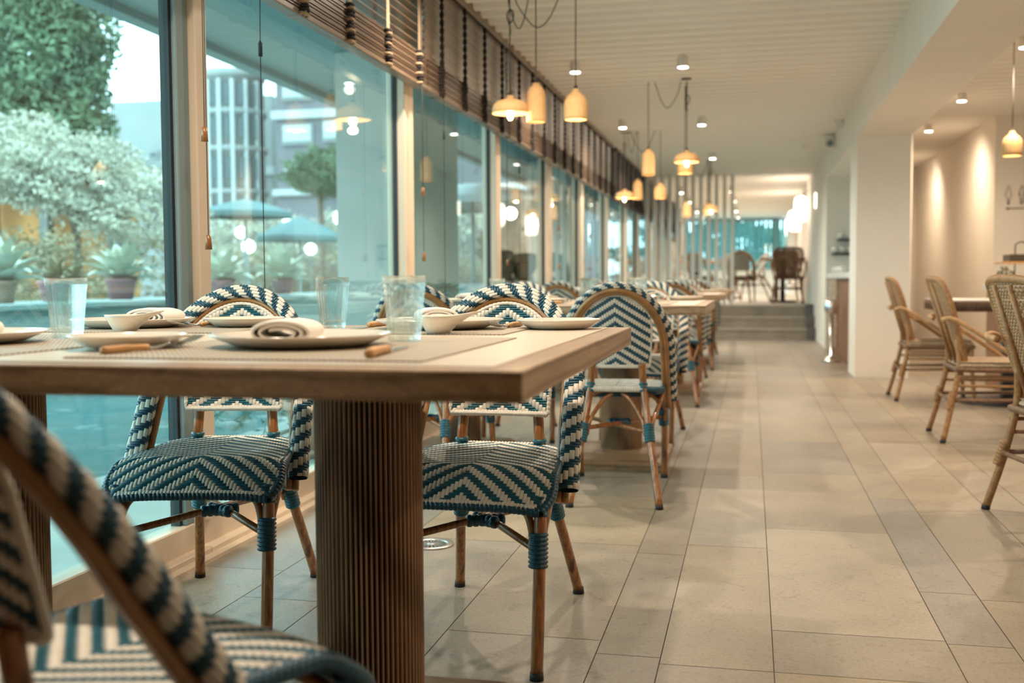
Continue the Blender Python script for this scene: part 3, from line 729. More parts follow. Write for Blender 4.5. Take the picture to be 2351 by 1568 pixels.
chair(-.656, 2.63, R(0), 'blue and white bistro chair facing the camera, behind the near table, right of its column')
chair(-1.389, 2.61, R(12), 'blue and white bistro chair facing the camera behind the near table, beside the glass')
chair(-.765, 1.09, R(160), 'blurred bistro chair in the lower left foreground, seen from behind its striped rim')
T2, T3_, T4 = 4.747, 8.15, 11.25
for T, nm in ((T2, 'second'), (T3_, 'third'), (T4, 'fourth')):
    chair(-.565+random.uniform(-.01, .02), T-.237, R(184), 'woven bistro chair seen from behind, right chair on near side of the %s table' % nm)
    chair(-1.37, T-.25, R(178), 'woven bistro chair seen from behind, window-side chair before the %s table' % nm)
    chair(-.59, T+1.34, R(-3), 'woven bistro chair facing the camera, right chair behind the %s table' % nm)
    chair(-1.30, T+1.30, R(8), 'woven bistro chair facing the camera, window-side chair behind the %s table' % nm)

# ================================================================== DINING TABLES
def make_table():
    t = empty('dining_table'); Lx, Ly, h = 1.47, 1.27, .785
    m = MB().box((-Lx, 0, h-.044), (0, Ly, h-.0015), 'table_wood', .002); m.build('tabletop', t)
    MB().box((-Lx+.05, .045, h-.004), (-.05, Ly-.045, h), 'table_panel').build('top_panel', t)
    for x in (-.445, -1.29):
        n = 66; th = np.linspace(0, 2*PI, n*8, endpoint=False)
        prof = [(.105, .05), (.105, .745)]
        def rm(r, z, th_): 
            ph = (th_*n/(2*PI)) % 1; return r-.009*(1-np.clip(np.cos((ph-.5)*2*PI)*1.1+.15, 0, 1)**.6)
        cm = MB(); cm.lathe(prof, 'column_wood', (x, .635, 0), n*8, rm, smooth=False); cm.mats.append('column_groove_shade'); cm.m = [(1 if (k % 8) in (0, 1, 6, 7) else 0) if k < n*8 else 0 for k in range(len(cm.m))]; cm.build('column', t)
        b = MB(); a = .245; zb = .05
        v = [(x-a, .2, 0), (x+a, .2, 0), (x+a, .86, 0), (x-a, .86, 0), (x-a, .2, .035), (x+a, .2, .035), (x+a, .86, .035), (x-a, .86, .035), (x-a+.03, .23, zb), (x+a-.03, .23, zb), (x+a-.03, .83, zb), (x-a+.03, .83, zb)]
        f = [(3, 2, 1, 0), (0, 1, 5, 4), (1, 2, 6, 5), (2, 3, 7, 6), (3, 0, 4, 7), (4, 5, 9, 8), (5, 6, 10, 9), (6, 7, 11, 10), (7, 4, 8, 11), (8, 9, 10, 11)]
        b.add(v, f, 'board_wood', False); b.build('base_board', t)
    return t
TB = make_table(); TB.location = (-.285, 1.33, 0); tag(TB, 'large wooden table in the foreground with two ribbed round columns', 'table', 'wooden dining tables along the windows')
for T, nm, x in ((T2, 'second wooden dining table from the camera, with ribbed columns', -.195), (T3_, 'third wooden dining table from the camera, small in the distance', -.195), (T4, 'fourth wooden dining table, farthest before the steps', -.2)):
    dup(TB, (x, T, 0), 0, nm)

# ================================================================== TABLEWARE
def make_plate(r, name='dinner_plate'):
    k = r/.15; pr = [(.001, .003), (.085*k, .003), (.105*k, .007), (.148*k, .020), (.150*k, .0215), (.1505*k, .0195), (.112*k, .002), (.09*k, -.001), (.085*k, -.0015), (.001, .0005)]
    return MB().lathe([(a, b+.0015) for a, b in pr], 'ceramic', n=56).build(name)
def make_tumbler():
    H = .122
    outer = [(.001, 0), (.0285, 0), (.030, .003), (.0315, .02), (.0385, .098), (.0405, .105), (.0415, H)]
    inner = [(.0395, H), (.0385, .105), (.0365, .098), (.0295, .02), (.027, .0145), (.001, .0135)]
    n = 120
    def rm(r, z, th):
        k = 0 if (z < .012 or z > .099 or r < .005) else 1
        return r+k*.0010*np.abs(np.cos(th*10))-(k*.0005)
    return MB().lathe(outer+inner, 'tumbler', n=n, rmod=rm).build('water_glass')
def make_bowl():
    m = MB(); n = 48; th = np.linspace(0, 2*PI, n, endpoint=False); th = (th+PI) % (2*PI)-PI
    sp = np.exp(-(th/.42)**2); pr = [(.001, 0, 0), (.024, 0, 0), (.026, .002, 0), (.034, .016, .1), (.042, .030, .55), (.0455, .037, 1), (.0445, .0385, 1), (.041, .032, .6), (.032, .016, .1), (.022, .005, 0), (.001, .004, 0)]
    v = []
    for r, z, k in pr: rr = r+k*.048*sp; v.append(np.stack([rr*np.cos(th), rr*np.sin(th), z+k*.010*sp], 1))
    v = np.concatenate(v); f = []
    for i in range(len(pr)-1):
        for k in range(n): k2 = (k+1) % n; f.append((i*n+k, i*n+k2, (i+1)*n+k2, (i+1)*n+k))
    return m.add(v, f, 'ceramic').build('sauce_bowl')
def make_napkin():
    # folded cloth rolled up: thick ribbon following a flattened spiral, extruded
    t = MB(); pts = []
    for k in range(70):
        a = 2*PI*k/28; r = 1-.24*k/28; pts.append((.052*r*math.cos(a-.5), .021+.020*r*math.sin(a-.5)*(1 if r > .5 else .8)))
    P = np.array(pts); T = np.gradient(P, axis=0); Nn = np.stack([-T[:, 1], T[:, 0]], 1); Nn /= np.linalg.norm(Nn, axis=1)[:, None]
    w_ = .0022; A = P+Nn*w_; B = P-Nn*w_; Ls = np.array([-.08, -.076, -.03, .02, .07, .078, .08]); S_ = [.96, 1, 1.02, .98, .96, .94, .9]
    def sheet(Q): return np.array([[(q[0]*s+.012*l, l*1.0, max(.0006, (q[1])*s)) for l, s in zip(Ls, S_)] for q in Q])
    a, b = sheet(A), sheet(B); t.grid(a, 'linen', flip=True); t.grid(b, 'linen')
    for e in (0, -1): t.grid(np.stack([a[:, e], b[:, e]]), 'linen', flip=(e == 0))
    for e in (0, -1): t.grid(np.stack([a[e], b[e]]), 'linen', flip=(e == 0))
    return t.build('linen_napkin')
def make_fork():
    t = empty('table_fork'); MB().tube(cr([(0, .02, .006), (0, .06, .007), (0, .115, .006)], 6), [.0055]*6+[.0065]*6+[.006], 'handle_wood', 10).build('fork_handle', t)
    m = MB().tube(cr([(0, .022, .006), (0, .0, .005), (0, -.03, .010)], 5), .0028, 'steel', 8)
    m.grid([[(-.0115, -.062, .010), (-.0125, -.045, .0065), (-.008, -.030, .0085)], [(0, -.062, .0085), (0, -.045, .005), (0, -.028, .0075)], [(.0115, -.062, .010), (.0125, -.045, .0065), (.008, -.030, .0085)]], 'steel')
    for k in range(4): x = -.0105+k*.007; m.tube(cr([(x, -.058, .0095), (x, -.08, .0135), (x, -.102, .0205)], 4), [.0017]*8+[.0009], 'steel', 6)
    m.build('fork_head', t); return t
def make_knife():
    t = empty('table_knife'); MB().tube(cr([(0, -.11, .0065), (0, -.06, .0075), (0, .01, .0065)], 6), [.006]+[.0078]*6+[.007]*5+[.006], 'handle_wood', 10).build('knife_handle', t)
    P = [(-.001, .008), (-.006, .03), (-.0095, .06), (-.010, .10), (-.006, .125), (.002, .136), (.006, .12), (.0065, .05), (.005, .008)]
    MB().prism([(x, y, .0012) for x, y in P][::-1], (0, 0, .0016), 'steel').build('knife_blade', t); return t
def make_mat(): return MB().box((-.285, 0, 0), (.285, .40, .0022), 'placemat').build('placemat')
protos = {}
def item(kind, maker, x, y, z, rz, label, cat, group, sc=None):
    if kind not in protos: protos[kind] = maker(); o = protos[kind]; o.location = (x, y, z); o.rotation_euler = (0, 0, rz)
    else: o = dup(protos[kind], (x, y, z), rz)
    if sc: o.scale = sc
    else: o.scale = (1, 1, 1)
    return tag(o, label, cat, group)
TZ = .7852
def settings(dx, dy, tn, full=True):
    """all tableware of one table; dx, dy shift from the near table. tn = words naming the table"""
    P = lambda x, y: (x+dx, y+dy)
    gsfx = tn
    mats = [('near right', -.735, 1.43, .62/.40), ('near left', -1.44, 1.43, .62/.40), ('far right', -.79, 2.17, 1), ('far left', -1.44, 2.17, 1)]
    for nm, x, y, sy in mats:
        item('mat', make_mat, x+dx, y+dy, TZ, 0, 'grey beige woven placemat at the %s place of the %s' % (nm, tn), 'placemat', 'woven placemats on the '+tn, (1, sy, 1))
    Zm = TZ+.0022
    for nm, x, y in (('near right', -.765, 1.735), ('far right', -.715, 2.415), ('far left', -1.52, 2.415), ('near left', -1.46, 1.735)):
        item('plate', lambda: make_plate(.15), x+dx, y+dy, Zm, 0, 'large cream dinner plate under the napkin at the %s place of the %s' % (nm, tn), 'plate', 'dinner plates on the '+tn, (1.05, 1.05, 1) if 'near' in nm else None)
    for nm, x, y in (('near', -1.055, 1.66), ('far right', -.442, 2.475), ('far left', -1.245, 2.475)):
        item('side', lambda: make_plate(.092, 'side_plate'), x+dx, y+dy, TZ+(.0022 if nm != 'far right' else 0), 0, 'small empty cream side plate, %s one on the %s' % ({'near': 'nearest', 'far right': 'back right', 'far left': 'back left'}[nm], tn), 'plate', 'side plates on the '+tn, (1.08, 1.08, 1))
    for nm, x, y, rz in (('near right', -.775, 1.70, R(14)), ('far right', -.74, 2.45, R(22)), ('far left', -1.46, 2.42, R(12)), ('near left', -1.46, 1.72, R(0))):
        item('napkin', make_napkin, x+dx, y+dy, Zm+.0075, rz, 'rolled off-white linen napkin on the %s dinner plate of the %s' % (nm, tn), 'napkin', 'linen napkins on the '+tn)
    for nm, x, y in (('right', -.632, 1.90), ('middle', -.978, 2.40), ('left', -1.365, 1.93)):
        item('glass', make_tumbler, x+dx, y+dy, Zm, random.random(), 'clear ribbed water glass, %s one on the %s' % (nm, tn), 'glass', 'ribbed water glasses on the '+tn)
    for nm, x, y in (('right', -.655, 2.20), ('left', -1.405, 2.20)):
        item('bowl', make_bowl, x+dx, y+dy, Zm, R(8), 'small cream spouted sauce bowl, %s one on the %s' % (nm, tn), 'bowl', 'sauce bowls on the '+tn)
    for nm, x, y, rz in (('near', -.965, 1.60, R(180-14)), ('far right', -.560, 2.43, R(-5)), ('far left', -1.355, 2.43, R(-8))):
        item('fork', make_fork, x+dx, y+dy, Zm, rz, 'steel fork with wooden handle, %s one on the %s' % ({'near': 'nearest', 'far right': 'back right', 'far left': 'back left'}[nm], tn), 'fork', 'forks on the '+tn)
    for nm, x, y, rz in (('near', -.555, 1.58, R(5)), ('far', -.905, 2.46, R(180))):
        item('knife', make_knife, x+dx, y+dy, Zm, rz, 'table knife with wooden handle, %s one on the %s' % ({'near': 'nearest', 'far': 'back'}[nm], tn), 'knife', 'knives on the '+tn)
settings(0, 0, 'near table')
settings(.09, T2-1.33, 'second table')
settings(.09, T3_-1.33, 'third table')
settings(.085, T4-1.33, 'fourth table')

# ================================================================== RATTAN ARMCHAIRS (local front = -y)
def make_rattan():
    t = empty('rattan_armchair')
    bk = lambda z: .165+(z-.42)*.33
    # back frame: tall rounded shield, wrapped cane
    O = [(.15, .40), (.175, .50), (.205, .62), (.225, .74), (.215, .84), (.17, .885), (.0, .895)]
    O = O+[(-x, z) for x, z in O[::-1][1:]]
    bp = cr([(x, bk(z)-1.0*x*x*.6, z) for x, z in O], 6)
    MB().tube(bp, .0165, 'rattan', 10, ridges=150, amp=.06).build('back_frame', t)
    cu, cv = .0135, .0125; nu, nv = 32, 36; z0 = .445
    def S(U, V):
        x = (U-nu/2)*cu; z = z0+V*cv; y = bk(z)-.6*x*x; n = np.stack([-1.2*x, -np.ones_like(x), .3*np.ones_like(x)], -1); n /= np.linalg.norm(n, axis=-1)[..., None]
        return np.stack([x, y, z], -1), n
    def S2(U, V): P, n = S(U, V); return P+[0, .006, 0], -n
    def mk(u, v):
        x = abs((u-nu/2)*cu); z = z0+v*cv; w_ = np.interp(z, [.44, .50, .62, .74, .84, .885], [.155, .17, .20, .22, .21, .16]); return x < w_ and z < .885
    w = MB(); pat = lambda i, j: (i+j) % 2 == 0
    for s_ in (S, S2): w.weave(nu, nv, s_, pat, ('rattan_light', 'rattan_dark'), h=.004, w=.62, mask=mk)
    w.build('woven_back', t)
    for x in (-.07, .07): MB().tube([(x, bk(.44)+.014, .43), (x, bk(.86)+.012, .87)], .011, 'rattan', 8).build('back_rib', t)
    # seat
    s = MB(); s.box((-.215, -.25, .405), (.215, .19, .440), 'rattan_seat', .014)
    def ST(U, V): x = (U-16)*.0134; y = -.248+V*.0133; return np.stack([x, y, np.full_like(x, .441)], -1), np.broadcast_to(np.array([0, 0, 1.]), x.shape+(3,))
    s.weave(32, 33, ST, lambda i, j: (i//2+j//2) % 2 == 0, ('rattan_seat', 'rattan_light'), h=.003); s.build('seat', t)
    rf = MB(); rp = [(-.22, -.25, .40), (.22, -.25, .40), (.21, .2, .40), (-.21, .2, .40), (-.22, -.25, .40)]
    for a, b in zip(rp[:-1], rp[1:]): rf.tube([a, b], .015, 'rattan_dark', 8, ridges=40, amp=.08)
    rf.build('seat_frame', t)
    for sx in (-1, 1):
        l = MB().tube(cr([(sx*.15, bk(.55)-.01, .56), (sx*.175, .19, .42), (sx*.20, .225, .22), (sx*.235, .275, .012)], 6), .015, 'rattan', 10).build('leg', t)
        MB().tube([(sx*.235, .274, .018), (sx*.236, .277, 0)], .0165, 'rubber', 10).build('foot_cap', l)
        l = MB().tube(cr([(sx*.205, -.235, .42), (sx*.207, -.245, .2), (sx*.212, -.262, .012)], 6), .015, 'rattan', 10).build('leg', t)
        MB().tube([(sx*.212, -.262, .018), (sx*.212, -.263, 0)], .0165, 'rubber', 10).build('foot_cap', l)
        MB().tube(cr([(sx*.16, bk(.66)+.03, .665), (sx*.235, bk(.67)+.035, .675), (sx*.262, bk(.67)-.02, .672), (sx*.262, .05, .56), (sx*.245, -.12, .44), (sx*.222, -.20, .385)], 6), .0125, 'rattan_light', 10).build('armrest', t)
        for z in (.36, .31): MB().tube([(sx*.20, -.24, z), (sx*.19, .21, z)], .008, 'rattan', 8).build('stretcher', t)
        MB().tube([(sx*.207, -.245, .24), (sx*.20, .235, .23)], .010, 'rattan_dark', 8).build('stretcher', t)
        MB().tube([(sx*.196, .22, .27), (sx*.206, .245, .18)], .0215, 'rattan', 10, ridges=7, amp=.14).build('binding', t)
    MB().tube([(-.2, -.243, .24), (.2, -.243, .24)], .010, 'rattan_dark', 8).build('stretcher', t); MB().tube([(-.2, .235, .23), (.2, .235, .23)], .010, 'rattan_dark', 8).build('stretcher', t)
    for x in (-.06, .06):
        th = np.linspace(0, 2*PI, 17); MB().tube([(x+.05*math.cos(a), -.243, .34+.05*math.sin(a)) for a in th], .007, 'rattan', 7, cap=False).build('ring', t)
    return t
RC = make_rattan(); RC.location = (1.315, 8.42, 0); RC.rotation_euler = (0, 0, R(90)); tag(RC, 'tan rattan armchair right of the white pillar, farthest of the three in profile', 'armchair', 'tan rattan armchairs in the right room')
dup(RC, (1.30, 6.38, 0), R(90), 'tan rattan armchair in profile, middle of the three in the right room')
dup(RC, (1.205, 4.22, 0), R(99), 'tan rattan armchair cut by the right frame edge, nearest of the three')
# table of the right room
t = empty('pedestal_table', (1.80, 8.25, 0)); tag(t, 'table with dark reeded edge on a black pedestal in the right room', 'table')
tt = MB(); tt.box((-.5, -.42, .735), (.5, .42, .745), 'white_lacquer')
rd = []
for sgn, fx in ((-1, 0), (1, 0)):
    for k in range(66): x = -.5+k*.01535; rd.append((x, sgn*.42))
for sgn in (-1, 1):
    for k in range(55): rd.append((sgn*.5, -.42+k*.0155))
for x, y in rd: tt.tube([(x, y, .665), (x, y, .737)], .0065, 'reed_wood', 6)
tt.box((-.49, -.41, .665), (.49, .41, .735), 'reed_wood'); tt.build('tabletop', t)
MB().box((-.04, -.04, .02), (.04, .04, .67), 'black_metal', .004).build('pedestal', t)
MB().lathe([(.001, 0), (.34, 0), (.34, .012), (.30, .02), (.001, .024)], 'black_metal', n=48).build('base_plate', t)
# counter with caddy and flowers
t = empty('service_counter', (1.88, 8.92, 0)); tag(t, 'white-topped service counter with reddish front at the right frame edge', 'counter')
MB().box((0, 0, .80), (1.6, .62, .845), 'white_lacquer', .004).build('worktop', t); MB().box((.03, .03, 0), (1.57, .6, .80), 'niche_brown').build('body', t)
t = empty('serving_stand', (2.09, 9.18, .845)); tag(t, 'dark wire serving stand with two tiers on the service counter', 'serving stand')
s = MB()
for x in (0, .12):
    s.tube(cr([(x-.045, 0, 0), (x-.045, 0, .27), (x-.04, 0, .315), (x, 0, .335), (x+.04, 0, .315), (x+.045, 0, .27), (x+.045, 0, 0)][:1 if False else 7], 5), .005, 'black_metal', 8) if x == 0 else None
s.build('wire_frame', t); MB().box((-.11, -.12, .178), (.32, .12, .235), 'blind_dark', .004).build('crate', t); MB().box((-.17, -.14, .162), (.36, .14, .177), 'handle_wood', .003).build('shelf_board', t)
MB().box((-.05, -.14, 0), (.36, .14, .016), 'handle_wood', .003).build('base_board', t)
t = empty('flower_vase', (1.925, 8.985, .845)); tag(t, 'small bowl of flowers on the counter left of the serving stand', 'vase')
MB().lathe([(.001, 0), (.03, 0), (.045, .03), (.04, .05), (.037, .05), (.04, .03), (.001, .006)], 'white_lacquer', n=20).build('vase_bowl', t)
s = MB()
for k in range(14):
    a = k*2.4; r = .02+.055*(k % 3)/2; p = np.array([r*math.cos(a), r*math.sin(a)*.5, .07+.05*(k % 4)/3]); s.tube([(0, 0, .03), p], .002, 'fern', 5); s.lathe([(.001, 0), (.012, .006), (.010, .016), (.001, .02)], 'green_leaf' if k % 2 else 'rattan_dark', p, 8)
s.build('flowers', t)
# restroom pictograms on the wall
def man(lx, lady, lab):
    x = 0
    t = MB(); y = -.004
    t.tube([(x+.035*math.cos(a)*.62, y, .40+.035*math.sin(a)*.62) for a in np.linspace(0, 2*PI, 17)], .004, 'ink', 6, cap=False)
    O = [(-.02, .37), (-.05, .30), (-.055, .22), (-.045, .22), (-.03, .29), (-.035, .22), (-.025, .03), (-.005, .03), (0, .20)] if not lady else [(-.015, .37), (-.04, .31), (-.06, .22), (-.035, .20), (-.04, .18), (-.018, .15), (-.015, .03), (-.004, .03), (0, .14)]
    O = O+[(-a, b) for a, b in O[::-1][1:]]
    t.tube([(x+a, y, b) for a, b in O], .004, 'ink', 6); o = t.build('restroom_symbol'); o.scale = (.5, 1, .47); o.location = (lx, 11.61, 1.615); return tag(o, lab, 'sign', 'restroom pictograms on the wall')
man(2.512, True, 'thin outline woman pictogram on the right room wall, left symbol'); man(2.637, False, 'thin outline man pictogram on the right room wall, right symbol')
t = MB().tube([(-.02, -.004, 0), (.15, -.004, 0)], .005, 'ink', 6); t.prism([(-.03, 0, 0), (0, 0, .014), (0, 0, -.014)], (0, -.006, 0), 'ink'); o = t.build('direction_arrow'); o.location = (2.515, 11.61, 1.59); tag(o, 'thin dark arrow pointing left under the restroom pictograms', 'sign')

# ================================================================== ALCOVE COUNTER
t = empty('alcove_counter', (.95, 10.8, 0)); tag(t, 'counter with pale slatted panel and brown niche behind the pillar', 'counter')
MB().box((-.02, 0, .90), (.44, 3.28, .955), 'white_lacquer', .004).build('worktop', t)
s = MB()
for k in range(9): s.box((0, 1.98, .10+k*.089), (.03, 3.26, .10+k*.089+.084), 'slat_oak', .003)
s.build('slatted_panel', t); MB().box((.03, 0, .02), (.43, 3.26, .90), 'niche_brown').build('body', t)
t = empty('pedal_bin', (.845, 11.95, 0)); tag(t, 'tall steel bin with round base standing before the brown niche', 'bin')
MB().lathe([(.001, 0), (.10, 0), (.10, .02), (.06, .05), (.025, .07), (.022, .52), (.001, .52)], 'chrome', n=28).build('stand', t); MB().lathe([(.001, .52), (.06, .52), (.075, .56), (.075, .64), (.05, .67), (.001, .68)], 'chrome', n=28).build('bowl', t)
for i, (x0, z) in enumerate(((.98, 1.19), (1.05, 1.365))):
    o = MB().box((x0, 13.86, z), (1.39, 14.1, z+.022), 'black_metal', .002).build('wall_shelf'); tag(o, '%s black shelf with cups on the alcove end wall' % ['lower', 'upper'][i], 'shelf', 'black cup shelves in the alcove')
cup = None
def cupm():
    t = empty('coffee_cup'); MB().lathe([(.001, 0), (.028, 0), (.038, .03), (.042, .075), (.040, .075), (.036, .03), (.026, .005), (.001, .005)], 'white_lacquer', n=20).build('cup_body', t)
    MB().tube([(.04+.018*math.sin(a), 0, .045+.02*math.cos(a)) for a in np.linspace(0, PI, 9)], .004, 'white_lacquer', 6).build('cup_handle', t); return t
rows = [('lower shelf of the alcove', 1.212, [(1.02+.09*k, 13.97) for k in range(4)], 'lower'), ('upper shelf of the alcove', 1.387, [(1.09+.09*k, 13.97) for k in range(3)], 'upper'), ('alcove worktop', .955, [(1.0, 13.6-.22*k) for k in range(6)], 'top')]
for nm, z, ps, _ in rows:
    for k, (x, y) in enumerate(ps):
        if cup is None: cup = cupm(); o = cup; o.location = (x, y, z)
        else: o = dup(cup, (x, y, z), 0)
        tag(o, 'white cup on the %s, %s in its row' % (nm, ['first', 'second', 'third', 'fourth', 'fifth', 'sixth'][k]), 'cup', 'white cups on the '+nm); o.rotation_euler = (0, 0, R(200+k*20))

# ================================================================== SLATTED SCREEN
t = empty('slatted_screen', (-1.62, 17.0, .5)); tag(t, 'open screen of white vertical posts at the top of the steps', 'screen')
p = MB().box((-.027, -.05, 0), (.027, .05, CEIL-.5-.002), 'white_lacquer', .003).build('slat', t)
for k in range(12):
    c = p if k == 0 else p.copy()
    if k: COL.objects.link(c); c.parent = t
    c.location = (.0+k*.1205, 0, 0)
# platform furniture
chair(-.16, 19.0, R(175), 'bistro chair on the raised platform, seen from behind just right of the screen', 'bistro chairs on the raised platform', .5)
chair(.05, 20.1, R(-70), 'bistro chair on the platform turned sideways to the left of the round table', 'bistro chairs on the raised platform', .5)
chair(-.9, 19.6, R(150), 'bistro chair on the raised platform behind the middle of the screen', 'bistro chairs on the raised platform', .5)
chair(-1.25, 21.4, R(20), 'bistro chair on the platform near the windows behind the screen', 'bistro chairs on the raised platform', .5)
chair(-.5, 21.2, R(-20), 'bistro chair on the platform farther behind the screen', 'bistro chairs on the raised platform', .5)
o = dup(RC, (.60, 18.05, .5), R(176), 'brown rattan chair with its back to the steps on the platform'); o['group'] = 'brown rattan chairs on the raised platform'; o['category'] = 'chair'
o = dup(RC, (.62, 19.5, .5), R(8), 'brown rattan chair facing the steps behind the platform table'); o['group'] = 'brown rattan chairs on the raised platform'; o['category'] = 'chair'
M['rattan_brown'] = plain('rattan_brown', (.15, .07, .03), .5, noise=.3, nscale=50)
for q in [x for x in bpy.data.objects if x.name.startswith('rattan_armchair') and x.location.z > .4]:
    for ch in list(q.children)+[y for x in q.children for y in x.children]:
        if ch.type == 'MESH' and 'rubber' not in ch.data.materials[0].name:
            ch.data = ch.data.copy()
            for k in range(len(ch.data.materials)): ch.data.materials[k] = M['rattan_brown']
t = empty('platform_table', (.52, 18.75, .5)); tag(t, 'wooden table on the raised platform between the rattan chairs', 'table')
MB().box((-.38, -.30, .71), (.36, .30, .75), 'table_wood', .004).build('tabletop', t); MB().box((-.04, -.04, .03), (.04, .04, .71), 'black_metal').build('pedestal', t); MB().box((-.22, -.22, 0), (.22, .22, .03), 'black_metal', .004).build('base_plate', t)
# two more platform tables behind the screen
for x, y, lb in ((-1.0, 20.3, 'wooden table on the platform behind the left half of the screen'), (-.45, 22.4, 'wooden table on the platform behind the right end of the screen')):
    o = dup(t, (x, y, .5), 0, lb)

# ================================================================== FLOOR GRILLES
def grille():
    t = empty('floor_grille'); MB().lathe([(.052, 0), (.075, 0), (.078, .003), (.076, .006), (.056, .006), (.052, .003)], 'drain_metal', n=40, closed=True).build('rim', t)
    MB().lathe([(.001, .0005), (.052, .0005)], 'black_metal', n=24).build('well', t)
    m = MB(); m.lathe([(.001, .002), (.014, .002), (.014, .005), (.001, .005)], 'drain_metal', n=20)
    for k in range(20): a = k*PI/10; c, s_ = math.cos(a), math.sin(a); m.add([(c*.012-s_*.003, s_*.012+c*.003, .004), (c*.012+s_*.003, s_*.012-c*.003, .004), (c*.054+s_*.004, s_*.054-c*.004, .004), (c*.054-s_*.004, s_*.054+c*.004, .004)], [(0, 1, 2, 3)], 'drain_metal', False)
    m.build('spokes', t); return t
gr = grille(); gr.location = (-1.06, 3.45, 0); tag(gr, 'round metal floor grille between the column and the right chair behind the near table', 'floor grille', 'round metal grilles in the floor')
dup(gr, (-1.08, 2.36, 0), 0, 'round metal floor grille just left of the near table column'); dup(gr, (-1.10, 4.2, 0), 0, 'round metal floor grille under the second row of chairs')

# ================================================================== OUTSIDE
struct(MB().box((-2.75, -4, -.14), (-1.86, 32, -.02), 'paving').build('terrace_paving'))
struct(MB().box((-40, -6, -.9), (-6.2, 70, -.15), 'paving').build('garden_ground'))
struct(MB().box((-6.2, 14.0, -.6), (-2.75, 60, -.03), 'paving').build('terrace_far_paving'))
struct(MB().box((-6.2, -6, -1.0), (-2.75, 14.0, -.9), 'planter').build('pool_basin'))
pk = MB(); pk.box((-2.95, -4, -.9), (-2.75, 14, .0), 'planter', .01); struct(pk.build('pool_kerb'))
n1, n2 = 90, 220; gx, gy = np.meshgrid(np.linspace(-6.19, -2.96, n1), np.linspace(-4, 14, n2), indexing='ij')
gz = -.09+.007*np.sin(gx*6+gy*3+np.sin(gy*3))+.007*np.sin(gy*5-gx*3+2*np.sin(gx*2))
tag(MB().grid(np.stack([gx, gy, gz], -1), 'water', flip=False).build('pool_water'), 'rippling turquoise water of the pool outside the glass', 'water', kind='stuff')
tag(MB().box((-6.9, -4, -.9), (-6.2, 22, .66), 'planter', .01).box((-6.95, -4, .66), (-6.15, 22, .72), 'planter', .01).build('stone_ledge'), 'long low grey-green garden wall behind the pool carrying flower pots', 'ledge')
# canopy roof over the terrace and exterior pier
s = MB(); s.box((-4.2, -6, 2.76), (-1.9, 34, 2.98), 'soffit'); s.box((-4.25, -6, 2.70), (-4.12, 34, 3.05), 'grey_metal'); s.box((-3.2, -6, 2.68), (-3.05, 34, 2.76), 'grey_metal'); struct(s.build('ceiling_terrace_canopy'))
struct(MB().box((-3.19, 7.95, -.02), (-2.63, 9.5, 2.68), 'pier').build('wall_exterior_pier'))
struct(MB().box((-3.3, 15.9, -.03), (-2.7, 17.6, 2.68), 'pier').build('wall_exterior_pier_far'))
# plants
def agave(r, n=26, seed=0, mat='agave'):
    rr = random.Random(seed); m = MB()
    for k in range(n):
        a = k*2.399+rr.random()*.3; el = R(80-66*(k/n))+rr.uniform(-.1, .1); L = r*(.75+.35*rr.random()); w_ = r*.17
        P = []; 
        for q in np.linspace(0, 1, 7):
            e = el-q*q*.30; x = L*q*math.cos(el*.6+e*.4); z = L*q*math.sin(e)*1.0; ww = w_*(.55+1.6*q-2.15*q*q)*1.1
            c = np.array([x*math.cos(a), x*math.sin(a), z]); sd = np.array([-math.sin(a), math.cos(a), 0])*max(ww, .002)
            up = np.array([0, 0, abs(ww)*.35]); P.append([c-sd+up, c-up*.3, c+sd+up])
        m.grid(np.array(P), mat)
    return m
potm = lambda r, h: [(.001, 0), (r*.72, 0), (r*.97, h*.86), (r*1.06, h*.87), (r*1.06, h), (r*.95, h), (r*.9, h*.9), (.001, h*.88)]
def potted(x, y, z, r, pr_, ph, pm, label, seed, group='potted agaves on the garden wall'):
    t = empty('potted_agave', (x, y, z)); tag(t, label, 'potted plant', group); MB().lathe(potm(pr_, ph), pm, n=28).build('pot', t)
    o = agave(r, 30, seed).build('leaves', t); o.location = (0, 0, ph*.9); return t
potted(-6.5, 10.12, .72, .50, .16, .22, 'pink_pot', 'pale agave in a pink pot on the garden wall, largest one', 1)
potted(-6.5, 8.25, .72, .50, .15, .20, 'terracotta', 'pale agave at the left frame edge on the garden wall', 2)
potted(-6.5, 12.35, .72, .50, .15, .2, 'pink_pot', 'pale agave just right of the first window post', 3)
potted(-6.5, 14.1, .72, .62, .15, .2, 'pink_pot', 'pale agave in the middle of the second glazed bay', 4)
for x, y, r, h, lb in ((-6.55, 9.1, .16, .2, 'pink flower pot with grasses on the garden wall'), (-6.65, 9.5, .13, .17, 'dark pink flower pot beside the large agave')):
    t = empty('flower_pot', (x, y, .72)); tag(t, lb, 'flower pot', 'flower pots on the garden wall'); MB().lathe(potm(r, h), 'pink_pot', n=24).build('pot', t)
    o = agave(.28, 20, int(y*10), 'olive_leaf').build('leaves', t); o.location = (0, 0, h*.9)
t = empty('terracotta_planter', (-2.28, 5.25, -.02)); tag(t, 'round terracotta pot with saucer standing on the terrace just outside the glass', 'potted plant')
MB().lathe([(.001, 0), (.12, 0), (.145, .02), (.15, .045), (.14, .045), (.115, .02), (.001, .015)], 'terracotta', n=32).build('saucer', t)
MB().lathe([(.001, .02), (.085, .02), (.118, .24), (.132, .245), (.132, .29), (.12, .29), (.11, .26), (.001, .25)], 'terracotta', n=32).build('pot', t)
s = MB(); rr = random.Random(5)
